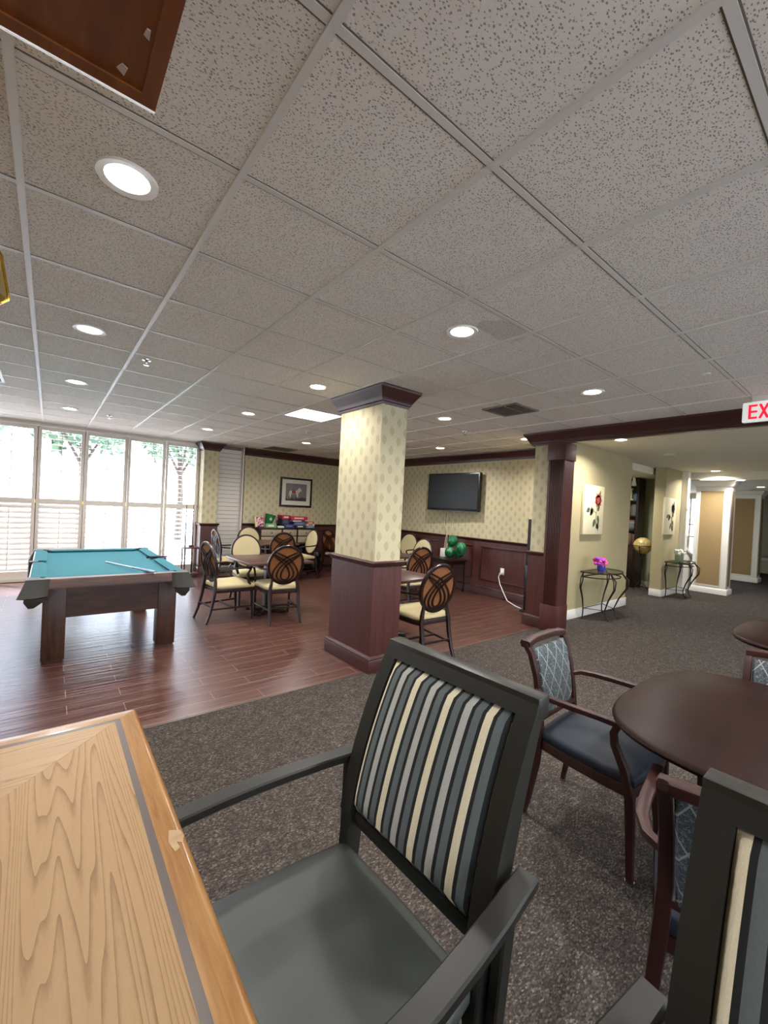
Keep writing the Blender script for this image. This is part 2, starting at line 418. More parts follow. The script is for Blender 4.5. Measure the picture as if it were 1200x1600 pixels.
CROWN = [(0, CH-.165), (.012, CH-.165), (.016, CH-.145), (.028, CH-.14), (.03, CH-.125), (.045, CH-.10), (.068, CH-.065), (.092, CH-.03), (.098, CH-.02), (.098, CH), (0, CH)]
RAIL = [(0, 1.0), (.02, 1.0), (.026, 1.02), (.04, 1.03), (.044, 1.045), (.03, 1.055), (0, 1.055)]
BASE = [(0, .006), (.03, .006), (.03, .11), (.024, .125), (.03, .135), (.022, .15), (.014, .158), (0, .16)]
def strip(prof, path):
    b_ = MB(); b_.rings(crown(path, prof)); return b_
struct('trim_3', strip(CROWN, [(XW, 2.42, -1, 0), (XW, YB, -1, -1), (2.82, YB, 0, -1)]), M_cherryh)
struct('trim_4', strip([(o_, z+.01) for o_, z in RAIL], [(XW, 2.42, -1, 0), (XW, YB, -1, -1), (2.82, YB, 0, -1)]), M_cherryh)
struct('baseboard_right', strip(BASE, [(XW-.018, 2.42, -1, 0), (XW-.018, YB-.018, -1, -1), (2.82, YB-.018, 0, -1)]), M_cherryh)
# wainscot on tv wall / back wall with raised frames
wn = sroot('trim_5')
b = MB(); b.box(XW-.018, 2.42, 0, XW, YB, 1.02); b.build('wainscot', M_cherry, wn, smooth=0)
b = MB(); b.box(2.82, YB-.018, 0, XW-.018, YB, 1.02); b.build('wainscot', M_cherry, wn, smooth=0)
def frame_x(b_, x, y0, y1, z0, z1, w_=.03, t=.014):
    for q in ((y0, z0, y1, z0+w_), (y0, z1-w_, y1, z1), (y0, z0+w_, y0+w_, z1-w_), (y1-w_, z0+w_, y1, z1-w_)):
        b_.box(x-t, q[0], q[1], x, q[2], q[3], bev=.004)
def frame_y(b_, y, x0, x1, z0, z1, w_=.03, t=.014):
    for q in ((x0, z0, x1, z0+w_), (x0, z1-w_, x1, z1), (x0, z0+w_, x0+w_, z1-w_), (x1-w_, z0+w_, x1, z1-w_)):
        b_.box(q[0], y-t, q[1], q[2], y, q[3], bev=.004)
b = MB()
for y0, y1 in ((3.2, 4.2), (4.38, 5.14), (5.3, 6.3), (6.5, 7.5)): frame_x(b, XW-.018, y0, y1, .28, .93)
for x0, x1 in ((2.95, 3.95), (4.15, 4.9), (5.1, 5.8)): frame_y(b, YB-.018, x0, x1, .28, .93)
b.build('panel_molding', M_cherryh, wn)

# free-standing pillar
def pillar(x0, y0, x1, y1):
    R_ = sroot('pillar')
    b_ = MB(); b_.box(x0, y0, 1.03, x1, y1, CH); b_.build('wallpaper_shaft', M_paper, R_, smooth=0)
    b_ = MB(); b_.box(x0-.018, y0-.018, 0, x1+.018, y1+.018, 1.02); b_.build('wainscot', M_cherry, R_, smooth=0)
    def loop(e): return [(x0-e, y0-e, -1, -1), (x1+e, y0-e, 1, -1), (x1+e, y1+e, 1, 1), (x0-e, y1+e, -1, 1)]
    for nm, pr, e in (('crown_molding', CROWN, 0), ('chair_rail', RAIL, .01), ('base_molding', BASE, .016)):
        b_ = MB(); b_.rings(crown(loop(e), pr), closed=True); b_.build(nm, M_cherryh, R_)
    return R_
pillar(1.93, 2.225, 2.245, 2.93)
# pier beside the windows
def pier(name, x0, y0, x1, y1, crown_on=True):
    R_ = sroot(name)
    b_ = MB(); b_.box(x0, y0, 1.03, x1, y1, CH); b_.build('wallpaper_shaft', M_paper, R_, smooth=0)
    b_ = MB(); b_.box(x0-.018, y0-.018, 0, x1+.018, y1, 1.02); b_.build('wainscot', M_cherry, R_, smooth=0)
    def path(e): return [(x0-e, y1, -1, 0), (x0-e, y0-e, -1, -1), (x1+e, y0-e, 1, -1), (x1+e, y1, 1, 0)]
    for nm, pr, e in (('crown_molding', CROWN, 0), ('chair_rail', RAIL, .01), ('base_molding', BASE, .016)):
        if nm == 'crown_molding' and not crown_on: continue
        b_ = MB(); b_.rings(crown(path(e), pr)); b_.build(nm, M_cherryh, R_)
pier('pillar.001', 1.95, 8.08, 2.25, 8.42)
# closed white slatted panel beside the pier
sp = sroot('window_6')
b = MB(); b.box(2.25, 8.345, 0, 2.83, 8.42, CH); b.build('backing', cm((120, 112, 104)), sp, smooth=0)
b = MB()
for i in range(30):
    z = .1+i*.088
    if z+.085 > CH-.03: break
    b.box(2.26, 8.312, z, 2.80, 8.324, z+.080, rot=Matrix.Rotation(radians(8), 4, 'X'), piv=(2.5, 8.33, z))
b.build('closed_louvers', M_slatw, sp, smooth=0)
b = MB(); b.box(2.795, 8.2, 0, 2.835, 8.34, CH); b.build('edge_trim', M_slatw, sp, smooth=0)

# ---- windows with plantation shutters
XS = [-2.65, -1.99, -1.33, -.668, -.01, .652, 1.30, 1.93]
b = MB()
b.box(-3.2, YW, 2.665, 2.0, YW+.12, CH); b.box(-3.2, YW, 0, 2.0, YW+.12, .06); b.box(1.92, YW, 0, 2.0, YW+.12, CH); b.box(-3.2, YW, 0, -2.65, YW+.12, CH)
struct('wall_window', b, M_shut, smooth=0)
b = MB(); b.box(-3.2, YW-.05, .006, 1.93, YW+.02, .06); struct('baseboard_window', b, M_shut, smooth=0)
for i in range(7):
    x0, x1 = XS[i], XS[i+1]
    R_ = sroot('window_%d' % (i+7))
    b = MB()
    for q in ((x0-.02, .06, x0+.02, 2.665), (x1-.02, .06, x1+.02, 2.665), (x0+.02, .06, x1-.02, .11), (x0+.02, 2.62, x1-.02, 2.665)):
        b.box(q[0], YW+.08, q[1], q[2], YW+.12, q[3])
    b.build('window_frame', M_white, R_, smooth=0)
    b = MB(); b.quad((x0, YW+.10, .11), (x1, YW+.10, .11), (x1, YW+.10, 2.62), (x0, YW+.10, 2.62)); b.build('glass_pane', M_glass, R_, smooth=0)
names = {2: 'white shutter panel farthest left, lower slats tilted grey, upper slats washed out', 3: 'white shutter panel directly above the left end of the pool table, lower slats half closed',
         4: 'white shutter panel third from the wallpapered pier with leaves showing between upper slats', 5: 'white shutter panel second from the wallpapered pier, behind the right half of the pool table', 6: 'white shutter panel next to the wallpapered pier, behind the cue rack'}
for i in range(2, 7):
    x0, x1 = XS[i]+.006, XS[i+1]-.006
    R_ = thing('plantation_shutter', names[i], 'window shutter', ((x0+x1)/2, YW, .06), 0, 'tall white plantation shutters along the window wall')
    cx, cz = (x0+x1)/2, .06; hw = (x1-x0)/2
    b = MB()
    st = .048
    b.box(-hw, -.03, 0, -hw+st, .0, 2.60, bev=.003); b.box(hw-st, -.03, 0, hw, .0, 2.60, bev=.003)
    b.box(-hw+st, -.03, .0, hw-st, 0, .12); b.box(-hw+st, -.03, 1.265, hw-st, 0, 1.36); b.box(-hw+st, -.03, 2.53, hw-st, 0, 2.60)
    b.build('frame', M_shut, R_)
    for nm, z0, z1, ang in (('louvers', .12, 1.265, 62 if i < 4 else 22), ('louvers', 1.36, 2.53, 4 if i != 2 else 10)):
        b = MB(); n = int((z1-z0)/.084); d = (z1-z0)/n
        for k in range(n):
            z = z0+d*(k+.5)
            pr = [(-.042, 0), (-.02, .005), (.02, .005), (.042, 0), (.02, -.005), (-.02, -.005)]
            a = radians(ang)
            b.rings([[(xx, -.012+p*cos(a)-q*sin(a), z+p*sin(a)+q*cos(a)) for p, q in pr] for xx in (-hw+st, hw-st)])
        b.build(nm, M_shut, R_)
        b = MB(); b.box(-.006, -.068, z0+.04, .006, -.056, z1-.04); b.build('tilt_rod', M_shut, R_, smooth=0)
    for z in (.4, 1.31, 2.2): b = MB(); b.box(hw-.004, -.036, z-.03, hw+.006, -.028, z+.03); b.build('hinge', M_brass, R_, smooth=0)

# ---- outside: patio and trees
b = MB(); b.box(-30, 8.6, -.3, 40, 40, -.15); b.box(-30, -4.3, -.3, -3.3, 8.6, -.15); b.box(-30, -30, -.3, 40, -4.3, -.15); struct('ground', b, M_patio, smooth=0)
def tree(x, y, h, rad, label):
    R_ = thing('garden_tree', label, 'tree', (x, y, -.15), 0, 'trees outside the windows')
    b_ = MB(); b_.tube([(0, 0, 0), (.05, .02, h*.3), (-.03, 0, h*.6)], [.14, .11, .07], 8)
    for k in range(4):
        a = k*1.6; b_.tube([(0, 0, h*.45), (rad*.5*cos(a), rad*.5*sin(a), h*.7)], [.06, .03], 6)
    b_.build('trunk', M_bark, R_)
    b_ = MB()
    for k in range(420):
        a = random.uniform(0, 2*pi); el = math.asin(random.uniform(-.8, 1)); rr = rad*random.uniform(.45, 1)
        c = Vector((rr*cos(a)*cos(el), rr*sin(a)*cos(el), h*.68+rr*.8*sin(el))); s_ = random.uniform(.10, .24)
        e1 = Vector((random.gauss(0, 1), random.gauss(0, 1), random.gauss(0, 1))).normalized(); e2 = e1.orthogonal().normalized()
        b_.quad(c+e1*s_, c+e2*s_*.5, c-e1*s_, c-e2*s_*.5)
    o = b_.build('crown', M_leaf, R_, smooth=0)
tree(-2.9, 16.5, 5.4, 1.35, 'leafy green tree seen through the second shutter from the left')
tree(.3, 15.5, 5.6, 1.4, 'leafy green tree seen through the middle shutter above the pool table')
tree(3.5, 17.0, 5.6, 1.4, 'leafy green tree seen through the shutter behind the cue stick')

# ---- header beam, pilaster, hall wall
b = MB(); b.box(4.85, -4.2, 2.56, 4.97, 2.42, CH); struct('beam', b, M_cherryh, smooth=0)
struct('trim_6', strip(CROWN, [(4.85, -4.2, -1, 0), (4.85, 2.30, -1, 0), (4.85, 2.46, -1, 1), (4.93, 2.46, 0, 1)]), M_cherryh)
R_ = sroot('pillar.002')
b = MB(); b.box(4.85, 1.965, .006, 5.10, 2.20, 2.56); b.build('core', M_cherry, R_, smooth=0)
b = MB()
for k in range(8):
    y = 1.992+k*.0235; b.box(4.838, y, .36, 4.85, y+.012, 2.33, bev=.003)
b.build('fluting', M_cherryh, R_)
b = MB(); b.box(4.832, 1.955, .006, 5.11, 2.205, .36, bev=.006); b.build('plinth', M_cherry, R_)
b = MB(); b.box(4.826, 1.95, 2.33, 5.115, 2.21, 2.56, bev=.006); b.build('capital', M_cherry, R_)
R_ = sroot('pillar.003')
b = MB(); b.box(4.93, 2.2, 1.04, 5.12, 2.46, CH); b.build('wallpaper_shaft', M_paper, R_, smooth=0)
b = MB(); b.box(4.915, 2.2, 0, 5.12, 2.475, 1.03); b.build('wainscot', M_cherry, R_, smooth=0)
b = MB(); b.rings(crown([(4.925, 2.2, -1, 0), (4.925, 2.465, -1, 1), (5.12, 2.465, 0, 1)], RAIL)); b.build('chair_rail', M_cherryh, R_)
b = MB(); b.rings(crown([(4.915, 2.2, -1, 0), (4.915, 2.475, -1, 1), (5.12, 2.475, 0, 1)], BASE)); b.build('base_molding', M_cherryh, R_)
b = MB(); b.box(5.12, 2.26, 0, 7.80, 2.42, CH); struct('wall_hall', b, M_khaki, smooth=0)
b = MB(); b.box(5.12, 2.242, .006, 7.82, 2.26, .15, bev=.005); b.box(7.80, 2.242, .006, 7.82, 2.42, .15, bev=.005); struct('baseboard_hall', b, M_white)
# hall ceiling, alcove, short wall
HC = CH-.015
M_plaster = mat('hall_plaster', (206, 200, 180), .85, fn=lambda n: n.bump(n.noise(n.co(), 5, 3), .3, .03))
b = MB(); b.box(4.97, -4.2, HC, 20, 2.26, HC+.1); b.box(7.8, 2.26, HC, 20, 4.6, HC+.1); b.box(10.8, -4.2, 2.55, 20, 4.6, HC); struct('ceiling.001', b, M_plaster, smooth=0)
b = MB()
b.box(10.79, -4.2, 2.53, 10.83, 2.0, 2.56)
struct('trim_7', b, M_plaster, smooth=0)
b = MB(); b.box(7.7, 3.75, 0, 10.8, 3.85, CH); b.box(7.7, 2.42, 0, 7.8, 3.75, CH); struct('wall_alcove', b, M_sage, smooth=0)
b = MB(); b.box(10.62, 2.44, 0, 10.72, 3.75, CH); struct('wall_alcove_end', b, M_sage, smooth=0)
b = MB(); b.box(7.8, 2.5, 2.56, 10.62, 3.75, HC); struct('ceiling.002', b, M_cream, smooth=0)
b = MB(); b.box(9.48, 2.235, 0, 10.45, 2.44, CH); struct('wall_short', b, M_khaki, smooth=0)
b = MB(); b.box(9.455, 2.21, .006, 10.47, 2.235, .15, bev=.005); b.box(9.455, 2.235, .006, 9.48, 2.44, .15, bev=.005); b.box(10.60, 2.44, .006, 10.62, 3.7, .14); struct('baseboard_short', b, M_white)
# white pilaster and panelled columns of the hall
def panel_column(name, x0, y0, x1, y1, zt):
    R_ = sroot(name)
    b_ = MB(); b_.box(x0, y0, .006, x1, y1, 2.55); b_.build('shaft', M_white, R_, smooth=0)
    b_ = MB(); b_.box(x0-.006, y0+.12, .19, x0, y1-.09, zt); b_.box(x0+.1, y0-.006, .19, x1-.1, y0, zt); b_.build('inset_panel', M_tan, R_, smooth=0)
    b_ = MB(); frame_x(b_, x0, y0+.10, y1-.07, .17, zt+.02, .022, .012); b_.build('panel_molding', M_white, R_)
    lp = [(x0, y0, -1, -1), (x1, y0, 1, -1), (x1, y1, 1, 1), (x0, y1, -1, 1)]
    b_ = MB(); b_.rings(crown(lp, [(0, .006), (.03, .006), (.03, .11), (.015, .13), (0, .135)]), closed=True); b_.build('base_molding', M_white, R_)
    b_ = MB(); b_.rings(crown(lp, [(0, zt+.09), (.02, zt+.10), (.03, zt+.12), (.07, zt+.19), (.08, zt+.2), (.08, 2.55), (0, 2.55)]), closed=True); b_.build('crown_molding', M_white, R_)
panel_column('pillar.004', 11.24, 1.53, 11.62, 2.17, 2.32)
panel_column('pillar.005', 14.85, 1.62, 15.3, 2.26, 2.34)
R_ = sroot('pillar.006')
b = MB(); b.box(10.45, 2.12, .006, 10.60, 2.44, HC); b.build('shaft', M_white, R_, smooth=0)
b = MB(); b.box(10.435, 2.105, 1.86, 10.615, 2.44, 1.885); b.box(10.43, 2.10, .006, 10.62, 2.44, .16); b.build('band_molding', M_white, R_, smooth=0)
# far part of the hall
b = MB(); b.box(19.9, -4.2, 0, 20, 2.7, CH); b.box(16.1, 2.6, 0, 19.9, 2.7, CH); struct('wall_far', b, M_cream, smooth=0)
b = MB(); b.box(10.72, 4.5, 0, 16.1, 4.6, CH); b.box(16, 2.6, 0, 16.1, 4.5, .55); b.box(16, 2.6, 2.4, 16.1, 4.5, CH); struct('wall_stair', b, M_cream, smooth=0)
R_ = sroot('window_1')
b = MB()
for k in range(5): b.box(15.97, 2.62+k*.46-.02, .55, 16.03, 2.62+k*.46+.02, 2.4)
b.box(15.97, 2.6, 1.5, 16.03, 4.5, 1.54); b.box(15.95, 2.6, .52, 16.05, 4.5, .56); b.box(15.97, 2.6, 2.36, 16.03, 4.5, 2.42); b.build('window_frame', M_white, R_, smooth=0)
b = MB(); b.quad((16.04, 2.6, .55), (16.04, 4.5, .55), (16.04, 4.5, 2.4), (16.04, 2.6, 2.4)); b.build('glass_pane', M_glass, R_, smooth=0)
st = thing('staircase', 'white staircase flank with balusters and sloping handrail behind the second iron table', 'staircase', (10.85, 2.25, .006))
b = MB(); b.rings([[(0, 0, 0), (1.2, 0, 0), (1.2, 0, .45), (0, 0, .95)], [(0, .06, 0), (1.2, .06, 0), (1.2, .06, .45), (0, .06, .95)]]); b.build('side_panel', M_white, st, smooth=0)
b = MB(); b.rings([[(-.02, -.02, 1.02), (1.25, -.02, .52), (1.25, -.02, .58), (-.02, -.02, 1.08)], [(-.02, .08, 1.02), (1.25, .08, .52), (1.25, .08, .58), (-.02, .08, 1.08)]]); b.build('handrail', M_white, st, smooth=0)
b = MB(); b.box(-.04, -.03, 0, .06, .07, 1.2); b.lathe([(.05, 1.2), (.06, 1.23), (.03, 1.26), (.05, 1.31), (.0, 1.36)], (.01, .02), 12); b.build('newel_post', M_white, st)
rail = thing('landing_railing', 'white landing railing in front of the bright hall window', 'railing', (14.0, 2.62, .006), pi/2)
b = MB(); b.box(0, 0, 1.15, 1.85, .05, 1.2); b.box(0, 0, .2, 1.85, .04, .25); b.box(0, 0, 0, .05, .05, 1.2); b.box(1.8, 0, 0, 1.85, .05, 1.2); b.build('rail', M_white, rail, smooth=0)
for k in range(11):
    b = MB(); b.box(k*.16+.08, .01, .25, k*.16+.11, .04, 1.15); b.build('baluster', M_white, rail, smooth=0)

# ================================================================== CEILING FIXTURES
def downlight(iv, iu, label, z=CH, x=None, y=None, power=DOWNLIGHT_W, rr=.072):
    x = iv*T if x is None else x; y = iu*T if y is None else y
    R_ = thing('recessed_downlight', label, 'ceiling light', (x, y, z), 0, 'round recessed downlights')
    b_ = MB(); n = 32
    b_.rings([[(q*cos(2*pi*j/n), q*sin(2*pi*j/n), zz) for j in range(n)] for q, zz in ((rr, -.004), (rr+.026, -.008), (rr+.028, .0), (rr, .0))], closed=True); b_.build('trim_ring', M_whiteplastic, R_)
    b_ = MB(); b_.lathe([(0, -.003), (rr, -.003), (rr, -.001), (0, -.001)], n=32); b_.build('lens', M_lamp, R_)
    l = bpy.data.objects.new('light', bpy.data.lights.new('light', 'AREA')); COL.objects.link(l); l.parent = R_
    l.data.shape = 'DISK'; l.data.size = rr*2; l.data.energy = power; l.data.color = (1, .965, .925); l.location = (0, 0, -.012); l.data.spread = radians(150)
    return R_
DL = [(-.5, 1.5, 'large round downlight nearest the camera, upper left of the ceiling'), (-.5, 4.5, 'round downlight second along the left-hand row toward the windows'),
 (-.5, 7.5, 'round downlight third along the left-hand row toward the windows'), (-.5, 10.5, 'small round downlight nearest the left windows at the end of its row'),
 (2.5, 1.5, 'round downlight beside the grey water stain on the ceiling tile'), (2.5, 4.5, 'round downlight just left of the crown of the wallpapered pillar'),
 (2.5, 7.5, 'round downlight behind and left of the bright square ceiling panel'), (2.5, 10.5, 'round downlight near the shutters in the row above the pool cue'),
 (5.45, 1.52, 'round downlight right of the ceiling vent, in front of the wood header'), (5.45, 4.5, 'round downlight right of the pillar and left of the ceiling vent'),
 (5.4, 10.3, 'round downlight above the framed picture, left of the pillar'), (8.4, 4.5, 'round downlight tucked behind the end of the wood header crown'),
 (8.37, 7.41, 'round downlight above the television wall, close to the crown molding')]
for iv, iu, lb in DL: downlight(iv, iu, lb, power=DOWNLIGHT_W*(.6 if (iv, iu) == (2.5, 4.5) else 1))
for k, (iv, iu) in enumerate(((2.5, -1.5), (5.5, -1.5), (2.5, -4.5), (5.5, -4.5), (-2.6, -4.5))):  # fill lights added behind the camera to brighten the room
    downlight(iv, iu, power=DOWNLIGHT_W*1.5, label=('added fill downlight outside the frame over the large mahogany table', 'added fill downlight outside the frame over the farther mahogany table', 'added fill downlight outside the frame behind the large mahogany table', 'added fill downlight outside the frame at the rear right of the room', 'added fill downlight outside the frame at the rear left of the room')[k])
HL = [(5.80, 1.67, HC, 'hall downlight just behind the wood header'), (10.50, 1.66, HC, 'hall downlight over the second iron console table'), (11.12, 1.36, 2.55, 'hall downlight above the first panelled white column'), (13.26, 1.38, 2.55, 'hall downlight farthest down the corridor')]
for x, y, z, lb in HL: downlight(0, 0, lb, z, x, y, DOWNLIGHT_W*(1.8 if z > 2.6 else .25))
downlight(0, 0, 'added fill downlight hidden inside the bookcase alcove off the hall', 2.56, 8.9, 3.1, DOWNLIGHT_W*1.6)  # fill light added to brighten the alcove
downlight(0, 0, 'added hall fill downlight outside the frame toward the right side', HC, 7.6, -1.2, DOWNLIGHT_W)  # unseen fill light added for the hall
R_ = thing('recessed_downlight', 'unlit round downlight in the dim hall ceiling', 'ceiling light', (7.6, 1.62, HC), 0, 'round recessed downlights')
b = MB(); b.lathe([(0, -.004), (.085, -.006), (.09, 0), (0, 0)], n=24); b.build('trim_ring', M_whiteplastic, R_)
R_ = thing('troffer_light', 'bright square light panel set in one ceiling tile left of the pillar', 'ceiling light', (3.5*T, 6.45*T, CH))
b = MB()
h = T/2-.012; hl = .27
for q in ((-h, -hl-.02, h, -hl), (-h, hl, h, hl+.02), (-h, -hl, -h+.02, hl), (h-.02, -hl, h, hl)): b.box(q[0], q[1], -.012, q[2], q[3], 0)
b.build('frame', M_whiteplastic, R_, smooth=0)
b = MB(); b.box(-h+.02, -hl, -.006, h-.02, hl, -.001); b.build('lens', M_panel_em, R_, smooth=0)
l = bpy.data.objects.new('light', bpy.data.lights.new('light', 'AREA')); COL.objects.link(l); l.parent = R_
l.data.size = .5; l.data.energy = PANEL_W; l.data.color = (.93, .97, 1); l.location = (0, 0, -.02)
def vent(x, y, sx, sy, label, m, slats=True):
    R_ = thing('ceiling_vent', label, 'air vent', (x, y, CH), 0)
    b_ = MB()
    for q in ((-sx, -sy, sx, -sy+.025), (-sx, sy-.025, sx, sy), (-sx, -sy+.025, -sx+.025, sy-.025), (sx-.025, -sy+.025, sx, sy-.025)): b_.box(q[0], q[1], -.014, q[2], q[3], 0)
    b_.build('frame', m, R_, smooth=0)
    b_ = MB(); b_.box(-sx+.02, -sy+.02, -.003, sx-.02, sy-.02, -.001); b_.build('duct', M_ventdark, R_, smooth=0)
    b_ = MB(); n = int(sx*2/.05)
    for k in range(1, n):
        xx = -sx+.02+k*(2*sx-.04)/n; b_.box(xx-.005, -sy+.025, -.015, xx+.005, sy-.025, -.0135, rot=Matrix.Rotation(radians(32), 4, 'Y'), piv=(xx, 0, -.013))
    b_.build('slats', m, R_, smooth=0)
vent(5.62*T, 3.06*T, .215, .22, 'grey square ceiling vent with dark slots right of the pillar', M_ventgrey)
vent(-1.95*T, 8.1*T, .29, .29, 'white ceiling vent at the left edge near the windows', M_whiteplastic)
vent(5.55*T, 12.45*T, .29, .26, 'dark ceiling vent close to the crown above the framed picture', M_ventgrey)
def sprinkler(x, y, label):
    R_ = thing('fire_sprinkler', label, 'sprinkler', (x, y, CH), 0, 'ceiling sprinkler heads')
    b_ = MB(); b_.lathe([(0, 0), (.036, 0), (.034, -.008), (.012, -.012), (.01, -.03), (0, -.03)], n=20); b_.build('escutcheon', M_chrome, R_)
    b_ = MB(); b_.lathe([(0, -.046), (.022, -.046), (.02, -.049), (0, -.049)], n=16); b_.tube([(.009, 0, -.028), (.014, 0, -.038), (0, 0, -.047)], .002, 6); b_.tube([(-.009, 0, -.028), (-.014, 0, -.038), (0, 0, -.047)], .002, 6); b_.build('deflector', M_chrome, R_)
for x, y, lb in ((.19, 5.19, 'chrome sprinkler head between the two left-hand rows of downlights'), (.27, 10.64, 'chrome sprinkler head near the shutters above the pool table'), (6.76, 5.07, 'chrome sprinkler head in front of the television'), (4.49, 8.5, 'chrome sprinkler head left of the pillar above the framed picture')):
    sprinkler(x*T, y*T, lb)
o = MB().lathe([(0, 0), (.028, 0), (.026, -.006), (0, -.008)], n=20).build('blank_disc', M_whiteplastic); o.location = (5.55*T, .16*T, CH); tag(o, 'small flat white cap on the ceiling left of the exit sign', 'blank cover')

# exit sign
R_ = thing('exit_sign', 'white hanging exit sign with red letters at the right edge', 'exit sign', (4.3, -.115, 2.571))
b = MB(); b.box(-.02, -.165, -.088, .02, .165, .088, bev=.012); b.build('housing', M_exit, R_)
b = MB(); b.box(-.03, -.10, .088, .03, .10, .144, bev=.004); b.build('ceiling_mount', M_whiteplastic, R_)
def stroke(b_, pts, wd, x): 
    for (y0, z0), (y1, z1) in zip(pts, pts[1:]):
        a = Vector((0, y0, z0)); c = Vector((0, y1, z1)); d = (c-a).normalized(); nn = Vector((0, -d.z, d.y))*wd/2
        b_.flat([a+nn+Vector((x, 0, 0)), a-nn+Vector((x, 0, 0)), c-nn+Vector((x, 0, 0)), c+nn+Vector((x, 0, 0))], .002, (-1, 0, 0))
b = MB(); H_ = .062
b_x = -.0201; W_ = .018
E0 = .112
stroke(b, [(E0, -H_), (E0, H_)], W_, b_x)
for zz in (-H_+.009, 0, H_-.009): stroke(b, [(E0-.009, zz), (E0-.05, zz)], W_, b_x-.0003)
stroke(b, [(.045, -H_), (-.008, H_)], W_, b_x); stroke(b, [(-.008, -H_), (.045, H_)], W_, b_x-.0003)
stroke(b, [(-.035, -H_), (-.035, H_)], W_, b_x)
stroke(b, [(-.09, -H_), (-.09, H_-.018)], W_, b_x); stroke(b, [(-.06, H_-.009), (-.12, H_-.009)], W_, b_x-.0003)
b.build('lettering', M_exitred, R_, smooth=0)

# overhead wood cabinet above the oak table, pendant lamp
cb = thing('overhead_cabinet', 'dark brown stained wood cabinet underside hanging at the top left', 'cabinet', (-.34, .14, 2.395))
b = MB(); b.box(-1.3, -1.6, .0, 0, 0, .318); b.build('body', M_canopy, cb)
b = MB(); b.box(-1.3, -.028, -.004, 0, 0, .012); b.box(-.028, -1.6, -.004, 0, -.028, .012); b.build('edge_frame', M_canopy, cb, smooth=0)
b = MB(); b.rings([[(x, 0, .02), (x, -.001, -.0065), (x, .008, -.003), (x, .008, .02)] for x in (-1.3, 0)]); b.build('metal_edge', M_edge_glint, cb, smooth=0)
b = MB(); b.flat([(-.075, -.055, -.002), (-.062, -.045, -.002), (-.058, -.066, -.002), (-.068, -.07, -.002)], .002, (0, 0, -1)); b.build('tape_scrap', cm((170, 150, 130)), cb, smooth=0); b = MB(); b.flat([(-.045, -.155, -.002), (-.035, -.15, -.002), (-.036, -.17, -.002), (-.042, -.17, -.002)], .002, (0, 0, -1)); b.build('tape_scrap', cm((170, 150, 130)), cb, smooth=0)
pd = thing('pendant_lamp', 'amber glass and brass pendant lamp just entering the left edge', 'pendant lamp', (-.763, .62, CH))
b = MB(); b.lathe([(0, 0), (.06, 0), (.055, -.02), (.012, -.03), (.0, -.03)], n=20); b.tube([(0, 0, -.02), (0, 0, -.44)], .006, 8); b.lathe([(0, -.40), (.03, -.41), (.035, -.45), (0, -.45)], n=16); b.build('stem', M_brass, pd)
b = MB(); b.rings([[(q*cos(2*pi*j/8), q*sin(2*pi*j/8), z) for j in range(8)] for q, z in ((.05, -.43), (.12, -.47), (.155, -.53), (.17, -.62), (.172, -.64), (.15, -.66))], cap=False); b.build('glass_shade', M_amber, pd, smooth=0)
b = MB()
for j in range(8):
    a = 2*pi*j/8; b.tube([(q*cos(a), q*sin(a), z) for q, z in ((.05, -.43), (.12, -.47), (.155, -.53), (.17, -.62), (.172, -.64), (.15, -.66))], .004, 6)
b.build('brass_ribs', M_brass, pd)

# ================================================================== POOL TABLE
ox, oy = g(-.005, 4.585)
pt = thing('pool_table', 'walnut pool table with teal cloth on square block legs', 'pool table', (ox, oy, 0))
# old-frame local dims (x half .6, y half 1.12)
hx, hy = .595, 1.12
b = MB(); b.box(-.515, -1.04, .755, .515, 1.04, .768); b.build('playing_surface', M_cloth, pt, S, smooth=0)
b = MB()
for sy in (-1, 1):
    b.rings([[(x, sy*hy, .715), (x, sy*(hy), .785), (x, sy*(hy-.01), .798), (x, sy*(hy-.10), .798), (x, sy*(hy-.10), .715)] for x in (-hx+.10, hx-.10)])
for sx in (-1, 1):
    for y0, y1 in ((-hy+.10, -.05), (.05, hy-.10)):
        b.rings([[(sx*hx, y, .715), (sx*hx, y, .785), (sx*(hx-.01), y, .798), (sx*(hx-.075), y, .798), (sx*(hx-.075), y, .715)] for y in (y0, y1)])
b.build('rail', M_walnut, pt, S)
for sy in (-1, 1):
    b = MB(); b.rings([[(x*k, sy*(hy-.098), .799), (x*k, sy*(hy-.135), .800), (x*k2, sy*(hy-.165), .792), (x*k2, sy*(hy-.15), .768), (x*k, sy*(hy-.098), .768)] for x, k, k2 in ((-.5, .94, .86), (.5, .94, .86))]); b.build('cushion', M_cloth, pt, S, smooth=0)
for sx in (-1, 1):
    for y0, y1 in ((-hy+.13, -.06), (.06, hy-.13)):
        b = MB(); e = .03; b.rings([[(sx*(hx-.012), y, .7985), (sx*(hx-.075), y, .800), (sx*(hx-.115), yi, .792), (sx*(hx-.10), yi, .768), (sx*(hx-.072), y, .768)] for y, yi in ((y0, y0+e), (y1, y1-e))]); b.build('cushion', M_cloth, pt, S, smooth=0)
b = MB(); b.box(-.52, -.78, .60, .52, .78, .72); b.box(-.53, -.80, .665, .53, .80, .735); b.build('bed_frame', M_walnut, pt, S, smooth=0)
b = MB()
b.box(-.40, -.775, .385, .42, -.735, .66); b.box(-.40, .735, .385, .42, .775, .66); b.box(-.49, -.70, .385, -.45, .70, .66); b.box(.50, -.70, .385, .54, .70, .66)
b.build('apron', M_walnut, pt, S, smooth=0)
for sx in (-1, 1):
    for sy in (-1, 1):
        b = MB(); x0, x1 = (-.50, -.33) if sx < 0 else (.41, .58)
        y0 = -.70 if sy < 0 else .84; b.box(x0, y0-.085, .012, x1, y0+.085, .66, bev=.008); b.box(x0+.012, y0-.073, 0, x1-.012, y0+.073, .02)
        b.build('leg', M_walnutv, pt, S)
